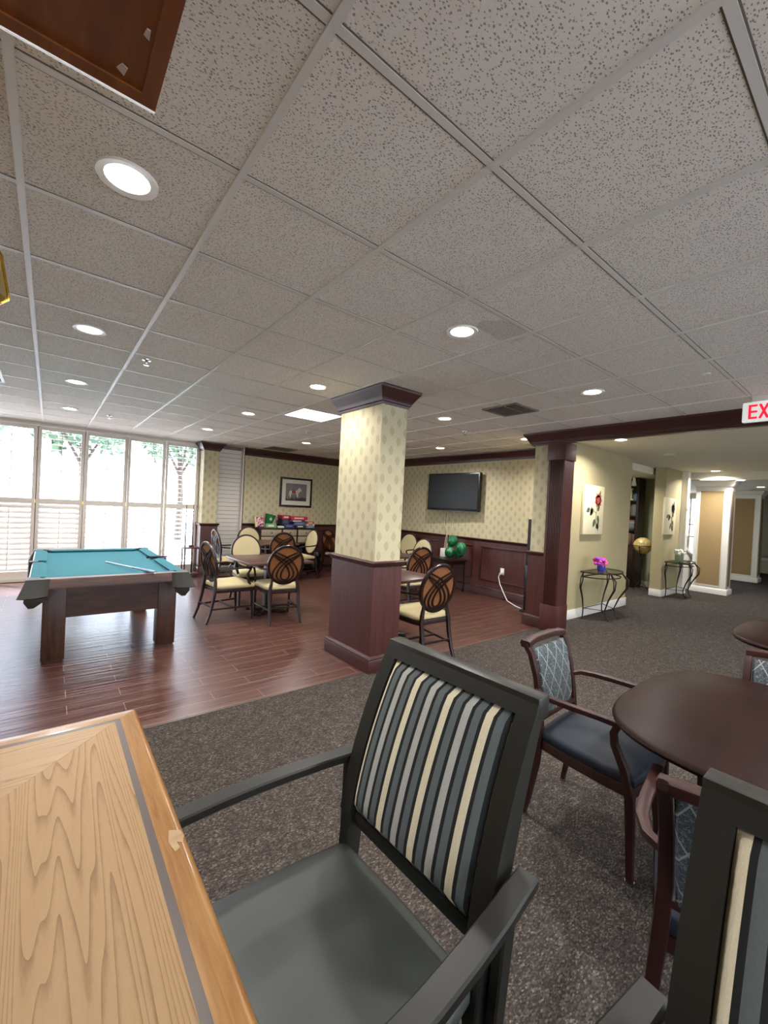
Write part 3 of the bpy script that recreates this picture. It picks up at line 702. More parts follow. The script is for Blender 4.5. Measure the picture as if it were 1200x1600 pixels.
for sx in (-1, 1):
    for sy in (-1, 1):
        b = MB(); c = Vector((sx*hx, sy*hy)); ax = Vector((-sx, 0)); ay = Vector((0, -sy)); di = Vector((sx, sy)).normalized()
        top = [c+ax*.14, c+ax*.10+Vector((0, sy*.01)), c+di*.02, c+ay*.10+Vector((sx*.01, 0)), c+ay*.14, c-di*.12]
        mid = [c+ax*.13+Vector((0, sy*.01)), c+ax*.06+Vector((0, sy*.06)), c+di*.09, c+ay*.06+Vector((sx*.06, 0)), c+ay*.13+Vector((sx*.01, 0)), c-di*.10]
        low = [c+ax*.11, c+ax*.06+Vector((0, sy*.02)), c+di*.03, c+ay*.06+Vector((sx*.02, 0)), c+ay*.11, c-di*.07]
        bot = [c-di*.02+(p-c)*.25 for p in low]
        b.rings([[(p.x, p.y, z) for p in R2] for R2, z in ((top, .800), (top, .79), (mid, .66), (low, .645), (low, .62), (bot, .565))]); b.build('corner_pocket', M_leather, pt, S)
for sx in (-1, 1):
    b = MB(); b.rings([[(sx*(hx+.012)*k0, yy*k1, z) for yy, k0 in ((-.06, .97), (-.05, 1.02), (0, 1.035), (.05, 1.02), (.06, .97), (.03, .9), (-.03, .9))] for k1, z in ((1, .802), (1.1, .70), (.8, .64))]); b.build('side_pocket', M_leather, pt, S)
x0, y0 = g(.017, 4.564); x1, y1 = g(.30, 3.42)
b = MB(); zc = .768*S+.013; b.tube([(x0, y0, zc-.005), (x0+(x1-x0)*.65, y0+(y1-y0)*.65, .80*S+.002), (x1, y1, .80*S+.019)], [.006, .010, .0145], 10)
cue = b.build('pool_cue', cm((176, 190, 196), .4)); tag(cue, 'long pale pool cue lying diagonally on the teal cloth', 'pool cue')
b = MB(); b.tube([(x0+(x1-x0)*.6, y0+(y1-y0)*.6, .80*S+.0005), (x1, y1, .80*S+.019)], [.0105, .0152], 10); b.build('butt', cm((120, 128, 150), .35), cue)
x0, y0 = g(.53, 4.62)
b = MB(); b.tube([(x0-.08, y0+.02, .826*1), (x0+.10, y0-.06, .836)], [.007, .007], 8); b.tube([(x0-.10, y0+.035, .826), (x0-.08, y0+.02, .826)], [.02, .012], 8)
o = b.build('bridge_stick', M_black); tag(o, 'short dark bridge stick resting across the right side pocket', 'bridge stick')
# cue rack by the windows
cr_ = thing('cue_rack', 'small red-brown cue rack standing between the last shutter and the pier', 'cue rack', (1.74, 7.95, 0))
b = MB(); b.box(-.15, -.13, .56, .15, .13, .585, bev=.004); b.build('top_board', M_cherry, cr_); b = MB(); b.box(-.15, -.13, .05, .15, .13, .075, bev=.004); b.build('base_board', M_cherry, cr_)
for sx in (-1, 1):
    for sy in (-1, 1): b = MB(); b.tube([(sx*.13, sy*.11, 0), (sx*.13, sy*.11, .56)], .012, 8); b.build('post', M_cherry, cr_)
b = MB(); b.box(-.04, -.05, .585, .04, .03, .625); b.build('chalk_tray', M_cherry, cr_, smooth=0)
for dx, hh, lb in ((-.11, 1.50, 'upright pool cue left in the cue rack'), (.02, 1.45, 'upright pool cue right in the cue rack, against the bright shutter')):
    b = MB(); b.tube([(1.74+dx, 7.93, .076), (1.74+dx-.0, 7.95, .6), (1.74+dx+.01, 7.99, hh)], [.014, .012, .006], 8); o = b.build('pool_cue', M_ebony); tag(o, lb, 'pool cue', 'pool cues in the rack')

# ================================================================== OVAL BACK CHAIRS
def cushion_mesh(b_, outline, z0, z1, dome=.02, inset=.02):
    c = Vector((sum(p[0] for p in outline)/len(outline), sum(p[1] for p in outline)/len(outline)))
    def sc_(k): return [tuple(c+(Vector(p)-c)*k) for p in outline]
    rs = [(1-inset*2, z0), (1, z0+.3*(z1-z0)), (1, z0+.6*(z1-z0)), (.975, z0+.88*(z1-z0)), (.93, z1), (.7, z1+dome*.6), (.4, z1+dome*.92), (.05, z1+dome)]
    b_.rings([[(p[0], p[1], z) for p in sc_(k)] for k, z in rs])
def seat_outline(wf, wr, y0, y1, n=8, bow=.02):
    out = []
    for i in range(n+1): t = i/n; x = -wf/2+wf*t; out.append((x, y1+bow*sin(pi*t)))
    out2 = [(wr/2, y0)]
    for i in range(n+1): t = i/n; x = wr/2-wr*t; out2.append((x, y0-bow*.3*sin(pi*t)))
    res = out[::-1] + [(-wr/2-(wf-wr)*.18*0, y0)][:0]
    poly = [(wf/2, y1)] + out[::-1][1:-1] + [(-wf/2, y1)] + [(-wf/2-.004, y1-.08), (-(wf*.6+wr*.4)/2-.004, (y0*.4+y1*.6)), (-wr/2-.004, y0+.06)] + [(-wr/2+.02, y0), (wr/2-.02, y0)] + [(wr/2+.004, y0+.06), ((wf*.6+wr*.4)/2+.004, (y0*.4+y1*.6)), (wf/2+.004, y1-.08)]
    return poly
BT = radians(11)   # back tilt
def backpt(x, s_):   # s_ metres up the back plane from its centre
    return Vector((x, -.265-sin(BT)*s_, .735+cos(BT)*s_))
BN = Vector((0, -cos(BT), -sin(BT)))   # pointing to the rear
def make_oval(label, group):
    R_ = thing('oval_back_armchair', label, 'chair', (0, 0, 0), 0, group)
    a_, b__ = .222, .245
    b = MB(); cushion_mesh(b, seat_outline(.52, .44, -.23, .235), .415, .465, .03); b.build('seat_cushion', M_cream_fab, R_, S)
    b = MB(); o_ = seat_outline(.53, .45, -.24, .24); b.prism(o_, .37, .418, bev=.006); b.build('seat_frame', M_ebony, R_, S)
    N = 40
    b = MB(); b.tube([backpt(a_*cos(2*pi*k/N), b__*sin(2*pi*k/N)) for k in range(N)], (.034, .034), 8, True, up=BN); b.build('back_frame', M_ebony, R_, S)
    def disc(k0, off0, off1, m, nm, dome):
        b_ = MB(); rs = []
        for kk, of in ((k0, off0), (k0, off1*.6), (k0*.85, off1*.9), (k0*.5, off1*1.0), (.04, off1*1.0)):
            rs.append([backpt(a_*kk*cos(2*pi*k/N), b__*kk*sin(2*pi*k/N))+BN*of for k in range(N)])
        b_.rings(rs); b_.build(nm, m, R_, S)
    disc(.95, .0, -.028, M_cream_fab, 'back_cushion', 0)
    disc(.95, .001, .004, M_tan_fab, 'back_panel', 0)
    b = MB()
    for sg in (-1, 1):
        for ak, zb, zc in ((.25, -.78, .0), (.50, -.85, .22), (.74, -.91, .44)):
            pts = []
            for i in range(40):
                t = (i/24)**2; zz = zb+(zc-zb)*t; xx = ak/.385*math.sqrt(t)*(1-t)*sg if t < 1 else -(.85+ak*2.2)*(t-1)*(zc-zb)*sg
                if (xx**2+zz**2) > .97: break
                pts.append(backpt(xx*a_, zz*b__)+BN*.014)
            b.tube(pts, (.018, .016), 6, up=BN)
    b.build('lattice', M_ebony, R_, S)
    for sg in (-1, 1):
        b = MB(); x = sg*.185
        b.tube([(x+sg*.012, -.345, 0), (x+sg*.005, -.30, .12), (x, -.262, .28), (x, -.245, .40), (x*.9, -.238, .50), (x*.86, -.243, .58)], [(.026, .03), (.030, .034), (.034, .04), (.036, .044), (.034, .036), (.02, .02)], 8, up=(1, 0, 0)); b.build('rear_leg', M_ebony, R_, S)
        b = MB(); x = sg*.235
        b.tube([(x, .225, 0), (x, .215, .2), (x, .205, .40)], [(.026, .026), (.034, .034), (.04, .04)], 8, up=(1, 0, 0)); b.build('front_leg', M_ebony, R_, S)
        b = MB()
        b.tube([(sg*.235, .20, .40), (sg*.262, .14, .52), (sg*.272, .13, .60), (sg*.275, .165, .655), (sg*.272, .10, .672), (sg*.262, -.05, .668), (sg*.235, -.20, .680), (sg*.212, -.265, .69)], [(.032, .034), (.028, .03), (.026, .03), (.03, .03), (.034, .024), (.032, .024), (.028, .026), (.024, .024)], 8); b.build('armrest', M_ebony, R_, S)
    b = MB()
    for sg in (-1, 1): b.tube([(sg*.235, .215, .17), (sg*.188, -.29, .17)], (.02, .022), 6)
    b.tube([(-.212, -.02, .17), (.212, -.02, .17)], (.02, .022), 6); b.tube([(-.188, -.285, .2), (.188, -.285, .2)], (.018, .02), 6)
    b.build('stretcher', M_ebony, R_, S)
    return R_
G_OV = 'oval back armchairs around the game tables'
# (x, y, facing angle deg: 0=+Y, label)
OV = [(1.90, 4.235, -6, 'oval back armchair, lattice back to the camera, at the nearer square table'),
 (1.36, 4.56, -84, 'oval back armchair in profile closest to the pool table'),
 (1.93, 5.25, 178, 'oval back armchair facing the camera with cream back, behind the nearer square table'),
 (2.82, 6.32, -4, 'oval back armchair with lattice back seen behind and above the nearer square table'),
 (2.12, 6.72, -90, 'oval back armchair in profile in front of the white slatted panel'),
 (2.72, 7.2, 180, 'cream-backed oval armchair farthest back beside the white slatted panel'),
 (3.52, 6.75, 92, 'oval back armchair facing left with bright cream back in front of the drawer console'),
 (4.55, 6.95, -80, 'oval back armchair half hidden behind the left side of the pillar'),
 (2.63, 2.30, -3, 'oval back armchair with gold seat and lattice back just right of the pillar'),
 (3.72, 3.72, -2, 'oval lattice-back armchair right of the pillar, at the farther table'),
 (4.62, 4.6, 92, 'oval back armchair with cream back facing left in front of the wainscot, near the balloons'),
 (5.35, 5.75, 100, 'oval back armchair with cream back far behind the pillar, against the wainscot')]
proto = None
for x, y, a, lb in OV:
    X_, Y_ = g(x, y)
    if proto is None:
        proto = make_oval(lb, G_OV); proto.location = (X_, Y_, 0); proto.rotation_euler = (0, 0, radians(a))
    else: copy_thing(proto, (X_, Y_, 0), radians(a), lb)
def square_table(x, y, sx, sy, a, label, top=.75):
    X_, Y_ = g(x, y)
    R_ = thing('square_table', label, 'table', (X_, Y_, 0), radians(a), 'dark laminate game tables')
    b_ = MB(); b_.box(-sx/2, -sy/2, top-.032, sx/2, sy/2, top, bev=.004); b_.build('tabletop', M_tabletop, R_, S)
    b_ = MB(); b_.box(-.05, -.05, .03, .05, .05, top-.032, bev=.008); b_.build('pedestal', M_ebony, R_, S)
    b_ = MB()
    for k in range(2):
        rt = Matrix.Rotation(pi/4+k*pi/2, 4, 'Z'); l_ = min(sx, sy)*.32
        b_.box(-l_, -.035, 0, l_, .035, .04, rot=rt, piv=(0, 0, 0), bev=.006)
    b_.build('cross_base', M_ebony, R_, S)
    b_ = MB(); b_.box(-.2, -.2, top-.05, .2, .2, top-.032); b_.build('mounting_plate', M_black, R_, S, smooth=0)
square_table(1.93, 4.62, .90, .90, 0, 'square dark table left of the pillar, the nearer of the two', .735)
square_table(2.80, 6.70, .90, .86, 0, 'square dark table behind the nearer one, in front of the drawer console')
square_table(2.74, 2.92, .64, .92, 6, 'dark table with its corner showing directly right of the pillar')
square_table(3.92, 4.52, .86, .86, 0, 'dark table right of the pillar, farther one, partly behind a lattice-back chair')

# ================================================================== CONSOLE WITH GAMES
cs = thing('drawer_console', 'dark console with greige drawers under the framed picture', 'console table', (3.73, 7.93, 0))
hw = .69
b = MB(); b.box(-hw, -.20, .965, hw, .23, .995, bev=.004); b.build('top', M_ebony, cs)
b = MB()
for x in (-hw+.01, -.17, .20, hw-.05): b.box(x, -.185, .0 if abs(x) > .5 else .655, x+.035, .22, .965)
b.box(-hw+.01, -.18, .63, hw-.01, .22, .66); b.box(-hw+.01, -.17, .10, hw-.01, .22, .13); b.box(-hw+.01, .205, .1, hw-.01, .22, .965); b.box(-hw+.01, -.183, .80, hw-.01, -.1, .815); b.build('body', M_ebony, cs, smooth=0)
for x0, x1 in ((-.635, -.175), (-.13, .195), (.24, .635)):
    for z0, z1 in ((.665, .798), (.818, .955)):
        b = MB(); b.box(x0, -.195, z0, x1, .15, z1, bev=.004); d = b.build('drawer', M_beigedr, cs)
        b = MB(); xm = (x0+x1)/2; b.lathe([(0, 0), (.012, 0), (.016, .012), (0, .02)], n=12)
        bmesh.ops.transform(b.bm, matrix=Matrix.Translation((xm, -.195, (z0+z1)/2)) @ Matrix.Rotation(pi/2, 4, 'X'), verts=b.bm.verts); b.build('knob', M_blackmet, d)
ZT = .995
def gbox(x0, x1, z0, z1, c, label, y0=7.80, y1=8.05, cat='board game box', stripe=None, name='game_box'):
    b_ = MB(); b_.box(x0, y0, z0, x1, y1, z1, bev=.002); o_ = b_.build(name, cm(c)); tag(o_, label, cat, 'board games on the console' if cat == 'board game box' else None)
    if stripe:
        b_ = MB(); zz = (z0+z1)/2; hh = (z1-z0)*.22; w_ = (x1-x0); b_.box(x0+w_*.2, y0-.002, zz-hh, x1-w_*.25, y0, zz+hh); b_.build('title_band', cm(stripe), o_, smooth=0)
    return o_
gbox(3.21, 3.45, ZT, 1.08, (120, 156, 112), 'pale green box in front of the green bucket', 7.78, 7.90, stripe=(206, 220, 190), cat='box', name='box')
gbox(3.49, 3.64, ZT, 1.03, (214, 208, 186), 'small cream box between the green box and the navy box', 7.80, 7.92, cat='box', name='box')
gbox(3.64, 3.90, ZT, 1.075, (38, 46, 92), 'navy game box at the bottom of the left part of the pile', stripe=(90, 100, 150))
gbox(3.925, 4.17, ZT, 1.055, (30, 30, 40), 'black game box lowest in the tall stack', stripe=(210, 205, 200))
gbox(3.885, 4.175, 1.057, 1.128, (74, 92, 126), 'blue grey game box third from the top of the tall stack', stripe=(110, 120, 140))
gbox(3.77, 4.16, 1.130, 1.175, (60, 44, 66), 'dark game box with white lettering under the long red box', stripe=(225, 220, 220))
gbox(3.80, 4.225, 1.177, 1.255, (178, 30, 40), 'long red game box on top of the tall stack', stripe=(232, 190, 180))
gbox(3.60, 3.765, 1.077, 1.19, (46, 40, 66), 'dark purple game box upright above the navy box', stripe=(80, 70, 100))
gbox(3.585, 3.79, 1.192, 1.275, (150, 28, 42), 'short dark red game box at the top left of the pile', stripe=(225, 180, 175))
gbox(4.20, 4.41, ZT, 1.045, (96, 128, 142), 'teal game box lowest at the right end of the console', stripe=(150, 170, 176))
gbox(4.22, 4.41, 1.047, 1.088, (212, 206, 196), 'white game box in the middle at the right end of the console', stripe=(60, 50, 60))
gbox(4.215, 4.40, 1.09, 1.14, (188, 58, 46), 'orange red game box on top at the right end of the console', stripe=(230, 200, 170))
pf = thing('picture_box', 'leaning pink and white patterned box at the left end of the console', 'box', (3.14, 7.93, ZT+.012), radians(0))
b = MB(); b.box(-.09, -.02, 0, .09, .02, .215, bev=.003, rot=Matrix.Rotation(radians(-8), 4, 'X') @ Matrix.Rotation(radians(-5), 4, 'Y'), piv=(0, 0, .01)); b.build('carton', mat('floral_print', fn=lambda n: n.col(n.ramp(n.noise(n.co(), 26, 3, .6), [(.4, (70, 40, 40)), (.5, (190, 90, 110)), (.58, (236, 216, 216)), (.7, (120, 130, 60))]))), pf)
b = MB(); b.box(-.112, -.025, 0, -.088, .025, .225, rot=Matrix.Rotation(radians(-8), 4, 'X') @ Matrix.Rotation(radians(-5), 4, 'Y'), piv=(0, 0, .01)); b.build('edge', cm((222, 200, 150)), pf, smooth=0)
hb = thing('party_bucket', 'tilted green bucket with a pale shamrock on the console', 'bucket', (3.375, 8.03, ZT+.112))
mt = Matrix.Rotation(radians(14), 4, 'Y')
b = MB(); b.lathe([(.07, -.085), (.10, .10), (.115, .17), (.105, .17), (.06, -.075), (0, -.075)], n=28); bmesh.ops.transform(b.bm, matrix=mt, verts=b.bm.verts); b.build('shell', M_greenfelt, hb)
b = MB()
for a in (90, 210, 330):
    cx, cz = -.02+.018*cos(radians(a)), .07+.018*sin(radians(a)); b.flat([(cx+.017*cos(t*pi/5), -.106, cz+.017*sin(t*pi/5)) for t in range(10)], .003, (0, -1, 0))
b.flat([(-.024, -.106, .06), (-.016, -.106, .06), (-.012, -.106, .02), (-.018, -.106, .02)], .003, (0, -1, 0))
bmesh.ops.transform(b.bm, matrix=mt, verts=b.bm.verts); b.build('shamrock', cm((170, 205, 160)), hb, smooth=0)
b = MB(); b.ball((4.30, 7.55, .19), .17, .13, .18); b.ball((4.36, 7.52, .40), .10, .09, .10); o = b.build('duffel_bag', M_black); tag(o, 'black bag slumped on the floor in front of the console', 'bag')
# framed horse picture
pc = thing('framed_picture', 'framed picture of a pale horse with white mat on the back wall', 'picture', (4.09, YB-.002, 1.81))
b = MB(); W2, H2 = .415, .345
for q in ((-W2, -H2, W2, -H2+.045), (-W2, H2-.045, W2, H2), (-W2, -H2+.045, -W2+.045, H2-.045), (W2-.045, -H2+.045, W2, H2-.045)): b.box(q[0], -.035, q[1], q[2], 0, q[3], bev=.006)
b.build('frame', M_ebony, pc)
b = MB(); b.box(-W2+.04, -.016, -H2+.04, W2-.04, -.002, H2-.04); b.build('mat_board', cm((226, 220, 208)), pc, smooth=0)
def fp(n):
    z = n.xyz(n.co())[2]; k = n.m('ADD', z, n.m('MULTIPLY', n.noise(n.co(), 9, 3), .2))
    n.col(n.ramp(n.m('ADD', k, .4), [(.3, (44, 38, 32)), (.36, (70, 56, 42)), (.38, (110, 106, 108)), (.75, (128, 120, 124))]))
b = MB(); b.box(-.27, -.019, -.20, .27, -.016, .21); b.build('print', mat('landscape_print', fn=fp), pc, smooth=0)
def blob(pts, y, m, nm, th=.001): b_ = MB(); b_.flat([(p[0], y, p[1]) for p in pts], th, (0, -1, 0)); b_.build(nm, m, pc, smooth=0)
blob([(-.16, -.14), (-.145, -.14), (-.13, -.04), (.0, -.03), (.03, -.13), (.045, -.13), (.055, -.02), (.11, .04), (.135, .03), (.14, .07), (.10, .11), (.06, .11), (.02, .05), (-.12, .05), (-.18, .02), (-.19, -.08), (-.18, -.09), (-.165, -.03)], -.019, cm((206, 196, 184)), 'horse_figure')
blob([(-.12, .052), (-.02, .052), (-.01, -.03), (-.11, -.03)], -.0202, cm((150, 62, 50)), 'blanket_figure')
b = MB(); b.quad((-W2+.05, -.026, -H2+.05), (W2-.05, -.026, -H2+.05), (W2-.05, -.026, H2-.05), (-W2+.05, -.026, H2-.05)); b.build('glazing', M_glass, pc, smooth=0)

# ================================================================== TV, BALLOONS, SPEAKER, OUTLET
tv = thing('tv', 'black flat television mounted on the wallpapered wall', 'television', (5.90, 4.87, 1.95), radians(3))
b = MB(); b.box(-.02, -.66, -.385, .055, .66, .385, bev=.01); b.build('casing', M_black, tv)
b = MB(); b.box(-.024, -.625, -.33, -.019, .625, .355); b.build('screen', M_screen, tv, smooth=0)
b = MB(); b.box(-.022, -.645, -.383, -.018, .645, -.379); b.build('silver_strip', cm((130, 130, 134), .3), tv, smooth=0)
b = MB(); b.box(.05, -.15, -.15, .115, .15, .15); b.build('wall_bracket', M_blackmet, tv, smooth=0)
for k, (y0, y1, zb) in enumerate(((5.17, 5.02, .74), (5.10, 5.06, .66), (4.93, 4.98, .70))):
    b = MB(); b.tube([(6.03, y0, 1.58), (6.02, y0+.005, 1.3), (6.0, (y0+y1)/2-.03, 1.13), (5.97, y1, 1.0), (5.93, y1+.01*k, zb)], .007, 6); o = b.build('tv_cable', cm((196, 186, 160))); tag(o, ('left pale cable hanging from the television', 'middle pale cable hanging from the television', 'right pale cable hanging from the television to the balloons')[k], 'cable', 'cables under the television')
bt = thing('black_side_table', 'small black side table under the green balloons', 'side table', (5.70, 4.72, 0))
b = MB(); b.box(-.20, -.31, .60, .20, .31, .625, bev=.004); b.build('top', M_ebony, bt)
for sx in (-1, 1):
    for sy in (-1, 1): b = MB(); b.tube([(sx*.17, sy*.27, 0), (sx*.17, sy*.27, .6)], (.03, .03), 8); b.build('leg', M_ebony, bt)
b = MB(); b.box(-.18, -.28, .54, .18, .28, .60); b.build('apron', M_ebony, bt, smooth=0)
b = MB(); b.box(5.78, 4.89, .625, 5.86, 5.02, .80, bev=.006); o = b.build('white_router_box', M_whiteplastic); tag(o, 'small white box standing beside the green balloons', 'box')
for k, (y, z, lb) in enumerate(((4.674, .975, 'highest of the green balloons'), (4.415, .868, 'rightmost green balloon of the cluster'), (4.735, .765, 'lower left green balloon in front of the white box'), (4.51, .757, 'lower right green balloon resting on the black table'))):
    b = MB(); b.rings([[(.10*q*cos(2*pi*j/24), .10*q*sin(2*pi*j/24), zz) for j in range(24)] for q, zz in ((.02, -.13), (.12, -.122), (.3, -.108), (.55, -.085), (.8, -.055), (.95, -.02), (1, .015), (.96, .05), (.8, .082), (.5, .108), (.2, .118), (.02, .12))])
    o = b.build('balloon', M_green); tag(o, lb, 'balloon', 'green balloons on the black side table'); o.location = ((5.74, 4.67, .965), (5.62, 4.326, .87), (5.60, 4.595, .760), (5.79, 4.515, .765))[k]; o.rotation_euler = ((.3, -.5, .6, .2)[k], (.2, .1, -.3, .5)[k], 0)
    b = MB(); b.lathe([(.004, -.128), (.012, -.138), (.002, -.132)], n=10); b.build('knot', M_green, o)
sk = thing('tower_speaker', 'tall slim black tower speaker beside the wallpapered pier', 'speaker', (5.6, 2.87, 0))
b = MB(); b.box(-.06, -.035, .03, .06, .04, .76, bev=.008); b.box(-.06, -.055, .76, .06, .028, 1.50, bev=.008); b.build('cabinet', M_black, sk)
b = MB(); b.box(-.10, -.08, 0, .10, .08, .03, bev=.006); b.build('base', M_black, sk)
b = MB(); b.box(-.063, -.045, .80, -.06, .018, 1.46); b.build('grille', cm((30, 30, 32)), sk, smooth=0)
ol = thing('wall_outlet', 'white wall outlet with a plug in the dark wainscot', 'outlet', (XW-.02, 3.68, .505))
b = MB(); b.box(-.006, -.04, -.06, 0, .04, .06, bev=.002); b.build('cover_plate', M_whiteplastic, ol); b = MB(); b.box(-.04, -.018, -.045, -.006, .018, -.01, bev=.003); b.build('plug', M_whiteplastic, ol)
b = MB(); b.tube([(XW-.06, 3.70, .48), (XW-.07, 3.72, .40), (XW-.10, 3.66, .28), (XW-.14, 3.54, .14), (XW-.2, 3.42, .04), (5.75, 3.2, .012), (5.66, 3.02, .012)], .0085, 8); o = b.build('power_cord', M_whiteplastic); tag(o, 'white power cord drooping from the wall outlet to the floor', 'power cord')

# ================================================================== HALL THINGS
def iron_table(cx, label):
    R_ = thing('iron_console_table', label, 'console table', (cx, 2.20, .006), 0, 'half round iron console tables along the hall wall')
    b_ = MB(); poly = [(-.43, .0), (.43, 0), (.43, -.12)]+[(.43*cos(t)*1.0, -.12-.28*sin(t)) for t in [pi*k/14 for k in range(1, 14)]]+[(-.43, -.12)]
    b_.prism(poly, .735, .747); b_.build('glass_top', M_tabglass, R_, smooth=0)
    b_ = MB()
    for z, k in ((.727, 1.0), (.655, .93)): b_.tube([(p[0]*k, p[1]*k, z) for p in poly], .009, 6, True)
    b_.build('top_frame', M_bronze, R_)
    for x, y in ((-.40, -.02), (.40, -.02), (-.20, -.36), (.20, -.36)):
        dx, dy = x*.16, (y+.02)*.14
        for off in (0, .03):
            b_ = MB(); b_.tube([(x*.96, y*.96, .727), (x+dx*.9+off*.3, y+dy-off, .62), (x+dx*1.1, y+dy*1.2-off*.5, .50), (x*.93, y*.9-off*.2, .32), (x*.80, y*.75, .15), (x*.82, y*.8, .05), (x*.90, y*.95, .0)], .009, 6)
            if off == 0: L_ = b_.build('leg', M_bronze, R_)
            else: b_.build('leg_scroll', M_bronze, L_)
    b_ = MB(); b_.tube([(-.32, -.02, .16), (-.16, -.27, .15), (.16, -.27, .15), (.32, -.02, .16)], .007, 6, True); b_.build('lower_ring', M_bronze, R_)
iron_table(6.37, 'iron console table with purple flowers, nearest in the hall')
iron_table(9.98, 'iron console table farther down the hall holding white flowers')
def flowers(x, y, z, pot, petals, label, sq=False, rad=.12):
    R_ = thing('flower_arrangement', label, 'flowers', (x, y, z))
    b_ = MB()
    if sq: b_.box(-.07, -.06, 0, .07, .06, .15, bev=.006)
    else: b_.lathe([(0, 0), (.045, 0), (.06, .05), (.055, .10), (.045, .10), (0, .09)], n=20)
    b_.build('pot', pot, R_)
    for ci, c in enumerate(petals):
        b_ = MB()
        for k in range(16):
            a = random.uniform(0, 2*pi); q = random.uniform(.2, 1)*rad; zc = (.16 if sq else .13)+random.uniform(-.01, .07)
            b_.ball((q*cos(a), q*sin(a)*.7, zc), .032, .032, .024, 8)
        b_.build('blossoms', cm(c), R_)
    b_ = MB()
    for k in range(8): a = k*.8; b_.tube([(0, 0, .08), (.07*cos(a), .05*sin(a), .17)], .003, 5)
    b_.build('stems', cm((50, 90, 40)), R_)
flowers(6.17, 2.0, .754, cm((60, 56, 150), .2), [(196, 40, 120), (120, 40, 170), (226, 80, 150)], 'magenta and purple flowers in a small blue pot')
flowers(9.86, 2.04, .754, cm((120, 140, 110), .3), [(236, 232, 220), (214, 214, 196)], 'white flowers in a square pale green pot', True, .13)
def canvas(cx, cz, hw_, hh_, y, label, tall):
    R_ = thing('botanical_canvas', label, 'painting', (cx, y, cz), 0, 'botanical canvases on the hall walls')
    b_ = MB(); b_.box(-hw_, -.045, -hh_, hw_, 0, hh_, bev=.004); b_.build('canvas', mat('aged_cream_canvas', fn=lambda n: n.col(n.mix(n.noise(n.co(), 4, 3), (226, 216, 184), (206, 192, 152)))), R_)
    def leaf(b2, x, z, L, wd, a):
        d = Vector((cos(a), 0, sin(a))); q = Vector((-sin(a), 0, cos(a))); o2 = Vector((x, -.0455, z))
        b2.flat([o2, o2+d*L*.3+q*wd*.5, o2+d*L*.65+q*wd*.42, o2+d*L, o2+d*L*.65-q*wd*.42, o2+d*L*.3-q*wd*.5], .001, (0, -1, 0))
    b2 = MB(); st_ = [(.10, -.30), (.07, -.1), (.10, .08), (.13, .18)]
    for (x0_, z0_), (x1_, z1_) in zip(st_, st_[1:]): b2.tube([(x0_, -.046, z0_), (x1_, -.046, z1_)], .005, 5)
    b2.tube([(.08, -.046, -.05), (-.10, -.046, .02)], .004, 5); b2.tube([(.15, -.046, .15), (.2, -.046, .27)], .004, 5); b2.build('stem', cm((96, 96, 60)), R_)
    b2 = MB()
    for x, z, L, wd, a in ((-.02, .02, .16, .09, 3.9), (-.08, .05, .15, .08, 4.6), (-.14, .02, .13, .08, 3.6), (.12, -.08, .15, .08, 5.2), (.06, -.14, .16, .09, 4.2), (.14, -.18, .15, .08, 4.9), (.08, -.22, .13, .07, 5.6), (.12, -.02, .12, .07, 1.0), (.18, .24, .09, .04, 1.4)): leaf(b2, x*(hw_/.34), z, L, wd, a)
    b2.build('leaves', cm((74, 84, 60) if tall else (84, 78, 62)), R_, smooth=0)
    b2 = MB()
    c0 = (.13, .16)
    for k in range(9):
        a = k*2*pi/9; leaf(b2, c0[0]-.02*cos(a), c0[1]-.02*sin(a), .15, .11, a)
    b2.build('petals', cm((196, 96, 82) if tall else (150, 140, 116)), R_, smooth=0)
    if tall:
        b2 = MB()
        for k in range(6):
            a = k*2*pi/6+.3
            d = .018; b2.flat([(c0[0]+d*cos(a)+.05*cos(t*pi/4), -.0468, c0[1]+d*sin(a)+.036*sin(t*pi/4)) for t in range(8)], .0006+.0002*k, (0, -1, 0))
        b2.build('rose_heart', cm((168, 60, 60)), R_, smooth=0)
canvas(6.29, 1.70, .335, .39, 2.257, 'tall canvas with a red rose branch above the nearer iron table', True)
canvas(9.70, 1.69, .31, .385, 2.235, 'tall canvas with grey flowers above the farther iron table', False)
# bookcase
bk = thing('bookcase', 'tall dark bookcase in the hall alcove behind the globe', 'bookcase', (10.1, 2.96, .006))
b = MB(); b.box(0, 0, 0, .36, .05, 2.53); b.box(0, .75, 0, .36, .79, 2.53); b.box(.33, .05, 0, .36, .75, 2.53); b.box(0, .05, 2.48, .34, .75, 2.53); b.box(0, .05, 0, .33, .75, .08); b.build('body', M_ebony, bk, smooth=0)
SH = [.99, 1.335, 1.67, 2.02, 2.355]
for z in SH: b = MB(); b.box(.005, .05, z-.025, .33, .75, z); b.build('shelf', M_ebony, bk, smooth=0)
for k in range(2):
    b = MB(); b.box(-.012, .05+k*.35, .09, .005, .395+k*.35, .96, bev=.003); d = b.build('door', M_ebony, bk)
    b = MB(); b.ball((-.022, .37 if k == 0 else .43, .55), .012, n=8); b.build('knob', M_brass, d)
ordw = 'first second third fourth fifth sixth seventh eighth ninth tenth eleventh twelfth thirteenth fourteenth fifteenth'.split()
def cname(c): return {(96, 66, 50): 'brown', (120, 110, 96): 'taupe', (70, 84, 96): 'slate', (56, 40, 36): 'dark brown', (150, 140, 120): 'beige', (84, 96, 84): 'sage', (110, 60, 52): 'rust', (60, 60, 66): 'charcoal', (96, 120, 140): 'blue', (78, 50, 40): 'brown'}[c]
bc = [(96, 66, 50), (120, 110, 96), (70, 84, 96), (56, 40, 36), (150, 140, 120), (84, 96, 84), (110, 60, 52), (60, 60, 66)]
words = {0: 'bottom open', 1: 'second', 2: 'third', 3: 'fourth', 4: 'top'}
